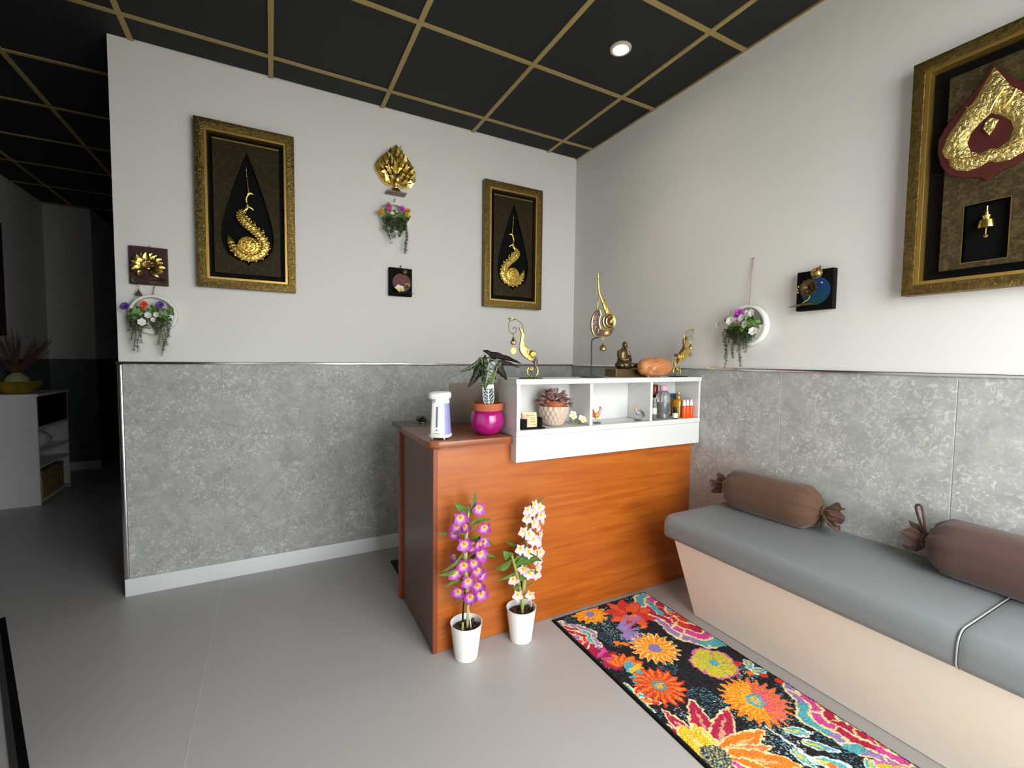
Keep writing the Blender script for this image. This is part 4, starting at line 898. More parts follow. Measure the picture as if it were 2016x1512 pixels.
ring((-2.600, 0, 1.430), 0, 'white flower ring with violet and orange blooms under the burgundy board', 0.098, 0.042,
     [(-0.082, -0.005, -0.130), (-0.070, 0.0, -0.180), (-0.058, 0.0, -0.185), (-0.046, -0.01, -0.140), (-0.09, 0, -0.09), (0.012, -0.01, -0.10), (0.022, 0.0, -0.150), (0.036, 0.0, -0.205), (0.045, 0.005, -0.180), (0.058, 0.0, -0.150), (0.066, 0.01, -0.11), (-0.03, 0, -0.07), (0.0, 0, -0.05)],
     [(-0.100, 0.028, VIOL, 0.024, 's'), (0.035, 0.045, VIOL, 0.022, 's'), (-0.030, 0.045, ORNG, 0.020, 's'), (-0.030, 0.032, ORNG, 0.018, 's'), (-0.015, -0.008, WHITE, 0.018, 'rose'), (0.020, -0.004, WHITE, 0.017, 'rose'), (-0.042, -0.042, WHITE, 0.022, 'rose'), (0.003, -0.028, WHITE, 0.014, 'rose')], 1)
ring((-1.388, 0, 2.095), 0, 'white flower ring with pink and yellow blooms under the gold plaque', 0.090, 0.030,
     [(-0.062, 0.0, -0.10), (-0.050, 0.0, -0.120), (-0.038, 0.0, -0.165), (-0.026, 0.0, -0.13), (-0.015, 0.0, -0.125), (0.004, 0.0, -0.08), (0.016, 0.0, -0.12), (0.022, 0.0, -0.115), (0.040, 0.0, -0.09), (0.058, 0.005, -0.215), (0.062, 0.005, -0.20), (0.05, 0, -0.07)],
     [(-0.052, 0.052, PINK, 0.024, 's'), (-0.046, 0.034, PINK, 0.018, 's'), (0.030, 0.045, MAGE, 0.024, 's'), (0.068, 0.040, YELW, 0.020, 's'), (0.062, 0.022, YELW, 0.018, 's'), (-0.098, 0.014, YELW, 0.018, 's'), (-0.086, 0.004, YELW, 0.016, 's'), (-0.026, 0.012, WHITE, 0.015, 'rose'), (0.0, 0.025, WHITE, 0.010, 'rose')], 2)
ring((0, -1.478, 1.402), -PI/2, 'white flower ring with white roses on a long cord beside the black board', 0.100, 0.225,
     [(-0.108, -0.01, -0.075), (-0.098, -0.01, -0.16), (-0.092, -0.01, -0.205), (-0.084, 0.0, -0.10), (-0.074, 0.0, -0.08), (-0.056, 0, -0.13), (-0.050, 0, -0.155), (-0.044, 0, -0.09), (-0.03, 0, -0.09), (-0.018, 0, -0.17), (-0.012, 0, -0.195), (0.0, 0, -0.11), (0.012, 0, -0.13), (0.018, 0, -0.105), (0.032, 0, -0.07), (0.045, -0.01, -0.06), (-0.066, 0, -0.06)],
     [(-0.128, 0.012, WHITE, 0.026, 'rose'), (-0.070, 0.024, WHITE, 0.024, 'rose'), (-0.066, 0.066, WHITE, 0.018, 'rose'), (-0.022, 0.062, MAGE, 0.022, 's'), (-0.034, 0.048, MAGE, 0.018, 's'), (-0.008, 0.046, MAGE, 0.016, 's'), (0.000, 0.034, WHITE, 0.022, 'rose'), (0.018, 0.060, WHITE, 0.013, 'rose'), (0.024, 0.036, WHITE, 0.014, 'rose'), (0.050, 0.054, WHITE, 0.022, 'rose'), (0.022, 0.002, WHITE, 0.024, 'rose'), (0.058, -0.034, WHITE, 0.026, 'rose'), (-0.034, 0.018, PINK, 0.014, 'rose')], 4)

# ------------------------------------------------------------------ small incense boards
def lotus(parent, c, s, m, n1=9):
    pm = petal_mesh('lotus_petal', s, s*0.40, m, lambda t: max(0, math.sin(PI*t**0.9))**0.8, s*0.22, 0.3, 4, 6)
    for q, (n, op, sc) in enumerate(((n1, 68, 0.95), (n1, 45, 0.85), (n1-2, 20, 0.62))):
        for k in range(n):
            inst(pm, 'lotus_petal', parent, Tr(*c) @ Rx(PI/2) @ Rz(2*PI*k/n+q*0.35) @ Rx(math.radians(-op)) @ Sc(sc))
    MB().ell((c[0], c[1]-s*0.10, c[2]), (s*0.22, s*0.16, s*0.22), 12, 8).build('lotus_heart', M['gold_s'], parent, smooth=True)
bl_ = thing('lotus_board', 'burgundy square board with a brass lotus and hanging bell', 'wall ornament', (-2.615, 0, 1.671))
MB().box(-0.077, 0.077, -0.018, -0.003, -0.094, 0.094).build('board', M['burgundy'], bl_, bevel=0.0015)
arc = [(0.002, 0.072), (-0.030, 0.062), (-0.052, 0.040), (-0.060, 0.010), (-0.050, -0.014), (-0.02, -0.02), (0.02, -0.02), (0.050, -0.012), (0.058, 0.012), (0.050, 0.040), (0.030, 0.062)]
fan = petal_mesh('fan_petal', 0.060, 0.0145, M['gold'], lambda t: max(0.05, math.sin(PI*(0.12+0.85*t)))**0.6, 0.010, 0.3, 4, 6)
for k in range(13):
    a = -1.95+k*3.9/12; inst(fan, 'fan_petal', bl_, Tr(-0.001, -0.022, -0.004) @ Ry(a) @ Rx(math.radians(12 if k % 2 else 22)) @ Tr(0, 0, 0.012))
inn_ = petal_mesh('inner_petal', 0.034, 0.010, M['brass_old'], oval, 0.008, 0.3, 4, 6)
for k in range(7):
    a = -1.5+k*3.0/6; inst(inn_, 'inner_petal', bl_, Tr(-0.001, -0.030, -0.004) @ Ry(a) @ Rx(math.radians(28)))
for sx, a in ((-1, 1.95), (1, 1.85), (-1, 2.5), (1, 2.4)):
    inst(inn_, 'lower_petal', bl_, Tr(sx*0.012, -0.024, -0.020) @ Ry(sx*a) @ Rx(math.radians(18)) @ Sc(1.45))
MB().ell((0.0, -0.034, -0.014), (0.008, 0.006, 0.007), 10, 8).build('lotus_heart', M['gold_s'], bl_, smooth=True)
MB().tube(smoothpath([(0.070, -0.024, -0.062), (0.03, -0.026, -0.056), (0.0, -0.028, -0.066), (-0.03, -0.030, -0.058), (-0.060, -0.030, -0.066), (-0.062, -0.028, -0.082), (-0.040, -0.026, -0.088), (0.0, -0.024, -0.084)]), 0.0028, 8).build('scroll_stem', M['bronze_old'], bl_, smooth=True)
lfp = MB(); lfp.surf(leafpts((0.0, -0.025, -0.074), (0.072, -0.025, -0.063), (0, 0.3, 1), 0.014, lance, 0.004, 0.2), 4, 8); lfp.build('leaf', M['bronze_old'], bl_, smooth=True)
be = MB().lathe([(0.001, 0.034), (0.003, 0.030), (0.004, 0.022), (0.010, 0.016), (0.014, 0.004), (0.015, 0.0), (0.001, 0.0)], 18, Tr(-0.042, -0.022, -0.150)).build('bell', M['brass_old'], bl_, smooth=True)
MB().tube([(-0.042, -0.022, -0.086), (-0.042, -0.022, -0.118)], 0.0013, 6).build('bell_chain', M['brass_old'], be)
MB().tube([(0.006, -0.006, 0.094), (0.006, -0.006, 0.104)], 0.004, 8).build('hook', M['brass_old'], bl_)

def incense(loc, rotz, label, disc_col, disc2, W_, Hh, D, fl_):
    t = thing('incense_board', label, 'wall ornament', loc, rotz, 'small black incense boards')
    MB().box(-W_, W_, -D, -0.003, -Hh, Hh).build('board', M['black'], t, bevel=0.0015)
    b = MB(); n = 40; pts = circ(0, 0, W_*0.80, n); v = [(0.006, -D-0.0006, -0.004)]+[(a+0.006, -D-0.0006, z-0.004) for a, z in pts]
    cl = [mixc(disc_col, disc2, 0.5)]+[mixc(disc_col, disc2, 0.5-0.5*z/(W_*0.80)) for a, z in pts]
    b.add(v, [(0, 1+i, 1+(i+1) % n) for i in range(n)], None, cl); b.build('painted_disc', M['vc'], t)
    MB().tube([(0.006, -0.006, Hh), (0.006, -0.006, Hh+0.016)], 0.003, 8).ell((0.006, -0.008, Hh+0.018), 0.004, 8, 6).build('hook', M['brass_old'], t, smooth=True)
    return t
ib = incense((-1.355, 0, 1.703), 0, 'small black board with red disc and a frangipani flower', lin('#5e1c19'), lin('#521816'), 0.072, 0.087, 0.030, True)
MB().ell((0.022, -0.042, 0.062), (0.017, 0.012, 0.017), 14, 10).build('seed_pod', M['bronze_old'], ib, smooth=True)
MB().tube(smoothpath([(0.014, -0.04, 0.045), (0.012, -0.040, 0.036), (0.024, -0.040, 0.022), (0.018, -0.040, 0.012), (-0.008, -0.038, 0.008), (-0.022, -0.036, 0.002)]), 0.0022, 8).build('curled_stem', M['gold_trim'], ib, smooth=True)
sp_ = petal_mesh('small_petal', 0.024, 0.007, M['brass_old'], oval, 0.004, 0.3, 4, 5)
for k in range(8): inst(sp_, 'small_petal', ib, Tr(0.034, -0.036, -0.026) @ Ry(-1.6+k*3.2/7) @ Rx(math.radians(35)))
tray = MB(); tray.surf(leafpts((-0.065, -0.050, -0.078), (0.085, -0.068, -0.072), (0, 1, 0.1), 0.030, lance, -0.010, 0.35), 8, 14); tray.build('leaf_tray', M['bronze_old'], ib, smooth=True, sharp=80)
ff = thing('frangipani_flower', 'white and yellow flower lying on the red-disc board tray', 'flower', (-1.372, -0.062, 1.633))
frangipani(ff, 'f', Tr(0, 0, 0.016) @ Rx(math.radians(52)) @ Rz(0.3), 1.25)
MB().tube([(0, 0.002, 0.014), (0, 0.008, 0.003)], 0.003, 6).build('stem', M['stem'], ff)
ib = incense((0, -1.783, 1.534), -PI/2, 'small black board with blue-green disc and a bronze lotus', lin('#123a80'), lin('#0d4240'), 0.073, 0.084, 0.034, False)
lotus(ib, (-0.012, -0.038, 0.010), 0.046, M['bronze_old'], 11)
MB().lathe([(0.001, -0.020), (0.012, -0.018), (0.020, -0.006), (0.019, 0.006), (0.012, 0.016), (0.004, 0.020), (0.001, 0.021)], 20, Tr(0.018, -0.052, 0.068) @ Rx(math.radians(20))).build('bell', M['brass_old'], ib, smooth=True)
MB().tube([(0.018+0.021*math.cos(2*PI*k/24), -0.056, 0.068+0.021*math.sin(2*PI*k/24)) for k in range(24)], 0.0022, 6, closed=True).build('bell_ring', M['gold_trim'], ib, smooth=True)
MB().tube(smoothpath([(-0.012, -0.04, -0.025), (-0.020, -0.042, -0.040), (-0.036, -0.046, -0.050), (-0.042, -0.050, -0.064)]), 0.0022, 8).build('stem', M['gold_s'], ib, smooth=True)
tray = MB(); tray.surf(leafpts((-0.095, -0.062, -0.068), (0.034, -0.056, -0.066), (0, 1, 0.1), 0.028, lance, -0.012, 0.35), 8, 14); tray.build('leaf_tray', M['brass_old'], ib, smooth=True, sharp=80)
for k, (a, b_) in enumerate(((-0.062, 0.008), (-0.056, 0.020), (-0.058, -0.004), (0.036, 0.026))): MB().ell((a, -0.048, b_), 0.005, 8, 6).build('bead', M['gold_s'], ib, smooth=True)

# ------------------------------------------------------------------ bench
bn = thing('wall_bench', 'long built-in bench with grey vinyl seat and cream tapered base', 'bench', (-0.25, -2.4, 0))
n_ = neg(bn)
BY0, BY1 = -3.38, -1.448
prof_b = [(-0.300, 0.002), (-0.460, 0.418), (-0.020, 0.418), (-0.020, 0.002)]
MB().prism(prof_b, BY0, BY1).build('base', M['cream'], bn, loc=n_, bevel=0.002)
def cushion(y0, y1, name='seat_cushion'):
    sec = []
    x0, x1, z0, z1 = -0.515, -0.010, 0.4185, 0.526
    R = 0.045
    for cx, cz, a0 in ((x0+R, z1-R, PI/2), (x0+0.030, z0+0.030, PI)):
        r = R if a0 < 3 else 0.030
        for k in range(7):
            a = a0+PI/2*k/6; sec.append((cx+r*math.cos(a), cz+r*math.sin(a)))
    sec += [(x1, z0), (x1, z1)]
    cx, cz = sum(p[0] for p in sec)/len(sec), sum(p[1] for p in sec)/len(sec)
    ysn = [(y0, 0.90), (y0+0.005, 0.95), (y0+0.018, 0.985), (y0+0.045, 1.0)] + [(y0+(y1-y0)*k/8, 1.0) for k in range(1, 8)] + [(y1-0.045, 1.0), (y1-0.018, 0.985), (y1-0.005, 0.95), (y1, 0.90)]
    b = MB(); n = len(sec); v = []
    for y, k in ysn:
        for x, z in sec:
            kx = k if x < cx else 1; v.append((cx+(x-cx)*(1-(1-kx)*0.35), y, cz+(z-cz)*(1-(1-k)*(0.5 if z > cz else 0)) + (0.003*math.sin((y-y0)/(y1-y0)*PI) if z > cz+0.03 else 0)))
    f = [(j*n+i, (j+1)*n+i, (j+1)*n+(i+1) % n, j*n+(i+1) % n) for j in range(len(ysn)-1) for i in range(n)]
    f += [tuple(range(n)), tuple((len(ysn)-1)*n+i for i in reversed(range(n)))]
    o = b.add(v, f).build(name, M['seat'], bn, loc=n_, smooth=True, sharp=50)
    return o, sec
c1, sec = cushion(-2.434, -1.440); c2, _ = cushion(-3.38, -2.440)
pp = [(x+(0.002 if x > -0.3 else -0.0), -2.437, z) for x, z in ([(-0.012, 0.5265)] + [(a, b+0.0008) for a, b in sec[:7]] + [(a-0.0008, b) for a, b in sec[7:14]])]
MB().tube(pp, 0.0024, 8).build('piping', M['pipe'], c1, smooth=True)

def bolster(loc, label, L, m, rot, loops, seed):
    t = thing('bolster_cushion', label, 'cushion', loc, rot, 'bolster cushions on the bench')
    R = 0.095; st = [(-L/2-0.070, 0.044, 0.9), (-L/2-0.050, 0.040, 0.9), (-L/2-0.028, 0.022, 0.8), (-L/2-0.020, 0.019, 0.7), (-L/2-0.012, 0.030, 0.7), (-L/2+0.0, 0.058, 0.5), (-L/2+0.016, 0.072, 0.3), (-L/2+0.040, R*0.97, 0.14), (-L/2+0.08, R, 0.05), (0, R*1.01, 0.0)]
    full = st+[(-a, b, c) for a, b, c in reversed(st[:-1])]
    rg = random.Random(seed); n = 96; v = []
    ph = [rg.uniform(0, 6.28) for _ in range(4)]
    for k, (y, r, c) in enumerate(full):
        for i in range(n):
            a = 2*PI*i/n
            w = 1 + c*(0.18*math.cos(9*a+ph[0]+0.4*(k % 3)) + 0.12*math.cos(5*a+ph[1]) + 0.05*math.cos(21*a+ph[2])) + 0.012*math.cos(3*a+y*9)
            x, z = r*w*math.cos(a), r*w*math.sin(a)
            if abs(y) < L/2: z = max(z, -R*0.90)
            if r < 0.045 and abs(y) > L/2+0.02: x += 0.010*math.sin(ph[3]); z -= 0.006
            yy = y + (0.012*math.cos(5*a+ph[1]) if k in (0, len(full)-1) else 0)
            v.append((x, yy, z))
    f = [(k*n+i, k*n+(i+1) % n, (k+1)*n+(i+1) % n, (k+1)*n+i) for k in range(len(full)-1) for i in range(n)]
    MB().add(v, f).build('cover', m, t, smooth=True, sharp=75)
    for s in (-1, 1):
        MB().tube([(0.022*math.cos(2*PI*k/20), s*(L/2+0.024), 0.022*math.sin(2*PI*k/20)) for k in range(20)], 0.005, 6, closed=True).build('tie_cord', m, t, smooth=True)
    for pth in loops: MB().tube(smoothpath(pth, None, 6), 0.0042, 7).build('tie_loop', m, t, smooth=True)
    return t
bolster((-0.102, -1.672, 0.6140), 'brown bolster cushion on the bench next to the desk', 0.40, M['brown_cloth'], math.radians(2),
        [[(-0.015, -0.224, 0.0), (-0.040, -0.250, -0.020), (-0.035, -0.290, -0.050), (-0.015, -0.285, -0.045), (-0.01, -0.235, -0.01)], [(-0.012, -0.224, 0), (-0.03, -0.235, -0.04), (-0.02, -0.225, -0.06), (-0.012, -0.222, -0.02)], [(-0.012, 0.224, 0), (-0.04, 0.25, -0.01), (-0.038, 0.27, -0.005), (-0.012, 0.228, 0.005)]], 1)
bolster((-0.104, -2.462, 0.6140), 'mauve-brown bolster cushion with an upright tie loop by the seat seam', 0.44, M['brown_cloth2'], math.radians(-3),
        [[(0.0, 0.244, 0.012), (0.004, 0.262, 0.05), (0.010, 0.280, 0.105), (0.0, 0.262, 0.115), (-0.004, 0.252, 0.085), (-0.002, 0.244, 0.02)]], 2)

# ------------------------------------------------------------------ rug: cut pile, colours woven in
RW, RL = 0.575, 1.66
step = 0.0030
nx, ny = int(RW/step), int(RL/step)
U, V = np.meshgrid((np.arange(nx+1))/nx*RW, (np.arange(ny+1))/ny*RL)
rs = np.random.RandomState(4)
def lownoise(freq, seed):
    r = np.random.RandomState(seed); gx, gy = int(RW*freq)+3, int(RL*freq)+3; g = r.rand(gy, gx)
    a, b = U*freq, V*freq; i, j = a.astype(int), b.astype(int); fa, fb = a-i, b-j
    fa, fb = fa*fa*(3-2*fa), fb*fb*(3-2*fb)
    return (g[j, i]*(1-fa)+g[j, i+1]*fa)*(1-fb)+(g[j+1, i]*(1-fa)+g[j+1, i+1]*fa)*fb
j1, j2 = (lownoise(90, 1)-0.5)*0.012, (lownoise(90, 2)-0.5)*0.012
UX, VX = U+j1, V+j2
col = np.zeros(U.shape+(3,)); col[:] = lin('#17131a')
spk = (lownoise(14, 9) > 0.56) & (rs.rand(*U.shape) > 0.88); col[spk] = lin('#4f9fb0')
spk = (lownoise(11, 12) > 0.66) & (rs.rand(*U.shape) > 0.92); col[spk] = lin('#cfd9d6')
CRIM, ROSE, HOT, LILA, TEAL, CREM, GOLD, ORAN, LIME, REDD = [lin(x) for x in ('#b01a45', '#d63a5e', '#d4479a', '#9a7fb8', '#57a9b4', '#f0d9a0', '#efb32a', '#ee7a1e', '#c6c43a', '#d1361f')]
def put(mask, c): col[mask] = c
def ellm(cx, cy, rx_, ry_, a=0.0):
    c, s_ = math.cos(a), math.sin(a); dx, dy = UX-cx, VX-cy
    return ((dx*c+dy*s_)/rx_)**2 + ((-dx*s_+dy*c)/ry_)**2
def petal(cx, cy, ang, L, w, c, edge=None, inner=0.12):
    """leaf shape leaving the centre at ang, u to the right and v down the rug"""
    dx, dy = UX-cx, VX-cy; t = (dx*math.cos(ang)+dy*math.sin(ang))/L; s_ = (-dx*math.sin(ang)+dy*math.cos(ang))
    tt = np.clip(t, 0.001, 0.999); wd = w*np.sin(PI*tt**0.8)**0.75
    inside_ = (t > inner) & (t < 1)
    if edge is not None: put(inside_ & (np.abs(s_) < wd), edge); put(inside_ & (t < 0.95) & (np.abs(s_) < wd-0.0065), c)
    else: put(inside_ & (np.abs(s_) < wd), c)
def daisy(cx, cy, R, n, outer, ray, rim, c1_, c2_, grad=None, seed=0):
    dx, dy = UX-cx, VX-cy; r = np.hypot(dx, dy); a = np.arctan2(dy, dx)
    edge = R*(0.90+0.13*np.cos(n*a+seed)); m = r < edge
    put(m, rim); put(r < edge-0.007, outer)
    if grad is not None: put((r < edge-0.006) & (dx+dy*0.6 > R*0.12), grad)
    rays = (np.cos(n*a+seed+0.5*np.sin(r*160)) > 0.35) & (r < edge-0.010) & (r > R*0.32); put(rays, ray)
    put((np.cos(n*a+seed) < -0.86) & (r < edge-0.004) & (r > R*0.5), rim)
    put(r < R*0.27, c1_); put((r < R*0.16) & (np.sin(dx*700)*np.sin(dy*700) > -0.2), c2_)
# peony bands along the right edge
def peony(cx, cy, R, squash, angs, palette, off=0.0):
    dx, dy = (UX-cx), (VX-cy)*squash; r = np.hypot(dx, dy); a = np.arctan2(dy, dx)
    wob = R*(1+0.07*np.cos(5*a+off)+0.05*np.cos(9*a))
    q = r/wob
    edges = [1.0, 0.80, 0.60, 0.38, 0.0]
    for k in range(len(edges)-1):
        m = (q < edges[k]); put(m, CREM); put(q < edges[k]-0.05, palette[k])
        seg = (np.cos((7-k)*a+k*1.3+off) > 0.985) & (q < edges[k]) & (q > edges[k+1]); put(seg, CREM)
        alt = (np.cos(3*a+k*2+off) > 0.45) & (q < edges[k]-0.05) & (q > edges[k+1]+0.0); put(alt, palette[(k+1) % len(palette)] if k else palette[-1])
        seg = (np.abs(np.cos((4+k)*a*0.5+k+off)) < 0.06) & (q < edges[k]) & (q > edges[k+1]); put(seg, CREM)
peony(0.60, 0.245, 0.200, 0.72, None, [LILA, HOT, CRIM, REDD, TEAL], 0.4)
peony(0.625, 0.965, 0.185, 0.80, None, [LILA, HOT, CRIM, ROSE, TEAL], 2.0)
put((ellm(0.505, 0.150, 0.016, 0.075, 0.25) < 1), TEAL); put((ellm(0.535, 0.475, 0.050, 0.020, 0.5) < 1), TEAL)
put((ellm(0.470, 1.030, 0.035, 0.018, 0.6) < 1), TEAL)
# left swirl
peony(-0.005, 0.175, 0.115, 0.85, None, [LILA, TEAL, CRIM, ROSE, LILA], 1.0)
# red flower near the desk end
for k in range(9): petal(0.36, 0.125, k*2*PI/9+0.2, 0.125, 0.034, REDD if k % 2 else lin('#e05a2a'), lin('#c22a3a'))
put(ellm(0.35, 0.165, 0.040, 0.028, 0.3) < 1, lin('#b86f9e')); put(ellm(0.36, 0.15, 0.018, 0.012) < 1, ORAN)
for k in range(6): petal(0.20, 0.215, -0.5+k*0.35, 0.14, 0.012, LILA, None, 0.2)
daisy(0.185, 0.045, 0.085, 13, GOLD, ORAN, lin('#d8a03a'), lin('#8a7fb0'), LILA, None, 0.3)
# left magenta, orange, yellow cluster
for k in range(7): petal(0.020, 0.335, -2.6+k*0.62, 0.095, 0.026, HOT if k % 2 else CRIM, lin('#8a1240'))
for k in range(6): petal(0.085, 0.405, -2.2+k*0.6, 0.080, 0.022, ORAN, lin('#c84a1c'))
for k in range(5): petal(0.070, 0.450, -0.9+k*0.62, 0.085, 0.018, GOLD if k % 2 else TEAL, None)
for k in range(5): petal(0.000, 0.560, -1.4+k*0.7, 0.085, 0.016, ORAN if k % 2 else TEAL, CREM)
# the daisies
daisy(0.275, 0.375, 0.104, 19, GOLD, ORAN, CREM, lin('#8b78ad'), lin('#8b78ad'), None, 0.2)
daisy(0.125, 0.548, 0.102, 17, lin('#d1481f'), ORAN, lin('#b3202a'), lin('#6a8f86'), GOLD, None, 1.0)
daisy(0.378, 0.757, 0.119, 23, GOLD, ORAN, lin('#e0862a'), TEAL, GOLD, lin('#e2587a'), 0.5)
# lime flower with pink rim
def limefl(cx, cy, R):
    dx, dy = UX-cx, VX-cy; r = np.hypot(dx, dy); a = np.arctan2(dy, dx); e = R*(0.90+0.12*np.abs(np.cos(2.5*a+0.4)))
    put(r < e, lin('#d3659a')); put(r < e-0.009, LIME); put((np.abs(np.cos(2.5*a+0.4)) < 0.09) & (r < e) & (r > R*0.2), lin('#d3659a'))
    put((np.cos(5*a+0.8) > 0.6) & (r > R*0.5) & (r < e-0.02), lin('#d9b53a')); put(r < R*0.20, TEAL)
limefl(0.418, 0.553, 0.093); limefl(0.455, 1.165, 0.085); limefl(0.12, 1.30, 0.09)
# the big flower
bx_, by_ = 0.052, 0.850
for a, L_, w, c in ((-1.95, 0.235, 0.030, CRIM), (-1.60, 0.225, 0.028, CRIM), (-1.02, 0.240, 0.042, CRIM), (-0.50, 0.245, 0.040, CRIM), (-2.3, 0.16, 0.05, GOLD), (-1.25, 0.130, 0.040, lin('#e0c32a')), (-1.7, 0.14, 0.05, lin('#e0b82a')),
                    (0.02, 0.235, 0.038, ORAN), (0.28, 0.200, 0.030, lin('#e8824a')), (0.58, 0.250, 0.044, ORAN), (0.95, 0.240, 0.038, lin('#ee7a1e')), (1.35, 0.190, 0.036, lin('#c9489a')), (1.75, 0.20, 0.04, CRIM), (2.3, 0.2, 0.05, GOLD)):
    petal(bx_, by_, a, L_, w, c, CREM, 0.10)
    petal(bx_, by_, a, L_*0.8, w*0.16, mixc(c, CREM, 0.45), None, 0.30)
m = ellm(bx_, by_, 0.045, 0.045) < 1; put(m, lin('#2c5a66')); put(m & (np.sin(UX*420)*np.sin(VX*420) > 0.25), lin('#c9b070')); put(m & (np.sin(UX*420+2)*np.sin(VX*420+1) > 0.45), lin('#0d1016'))
# teal sprigs
for (cx, cy, a, L_) in ((0.335, 0.880, 0.6, 0.10), (0.345, 0.930, 0.9, 0.115), (0.300, 0.985, 0.7, 0.12), (0.290, 0.93, 1.6, 0.10), (0.235, 1.06, 0.1, 0.09), (0.47, 1.07, 2.6, 0.08), (0.56, 0.60, 2.4, 0.07), (0.50, 0.66, 0.2, 0.08)):
    petal(cx, cy, a, L_, 0.020, TEAL, lin('#dfe6df'), 0.05); petal(cx, cy, a, L_*0.7, 0.005, lin('#d8c850'), None, 0.1)
put(np.abs(UX-0.300-(VX-0.85)*0.10) + 10*((VX < 0.84) | (VX > 1.12)) < 0.004, lin('#dfe6df'))
for (cx, cy) in ((0.49, 0.655), (0.53, 0.690), (0.55, 0.735), (0.505, 0.60), (0.34, 0.24), (0.155, 0.28), (0.34, 1.03), (0.18, 0.30)): put(ellm(cx, cy, 0.016, 0.012, 0.6) < 1, ORAN if cx < 0.5 else REDD)
daisy(0.36, 1.36, 0.11, 19, GOLD, ORAN, CREM, lin('#8b78ad'), LILA, None, 0.2); peony(0.02, 1.55, 0.19, 0.8, None, [LILA, HOT, CRIM, ROSE, TEAL], 1.0); daisy(0.45, 1.56, 0.09, 17, lin('#d1481f'), ORAN, REDD, TEAL, GOLD, None, 0.0)
col *= (0.86+0.28*rs.rand(*U.shape))[..., None]
bd = (U < 0.010) | (U > RW-0.010) | (V < 0.010) | (V > RL-0.010); col[bd] = lin('#121114')
pile = 0.0085+rs.rand(*U.shape)*0.0030+(lownoise(40, 5)-0.5)*0.003
pile[(U < 0.004) | (U > RW-0.004) | (V < 0.004) | (V > RL-0.004)] = 0.0015
verts = np.stack([U-RW/2, -V, pile], -1).reshape(-1, 3)
idx = np.arange((nx+1)*(ny+1)).reshape(ny+1, nx+1)
quads = np.stack([idx[:-1, :-1], idx[1:, :-1], idx[1:, 1:], idx[:-1, 1:]], -1).reshape(-1, 4)
rm = bpy.data.meshes.new('pile'); rm.from_pydata(verts.tolist(), [], quads.tolist())
ca = rm.color_attributes.new('Col', 'FLOAT_COLOR', 'POINT'); ca.data.foreach_set('color', np.concatenate([col.reshape(-1, 3), np.ones((col.shape[0]*col.shape[1], 1))], 1).ravel())
rm.materials.append(vcmat('woven_pile', 0.95, sheen=0.15, spec=0.15))
rug = thing('floral_rug', 'multicoloured floral pile rug on black ground lying along the bench', 'rug', (-0.652, -1.178, 0))
rug.rotation_euler[2] = math.radians(-0.6)
ro = bpy.data.objects.new('pile', rm); C.objects.link(ro); ro.parent = rug
MB().box(-RW/2-0.002, RW/2+0.002, -RL-0.002, 0.002, 0.0003, 0.0035).build('backing', M['black'], rug)

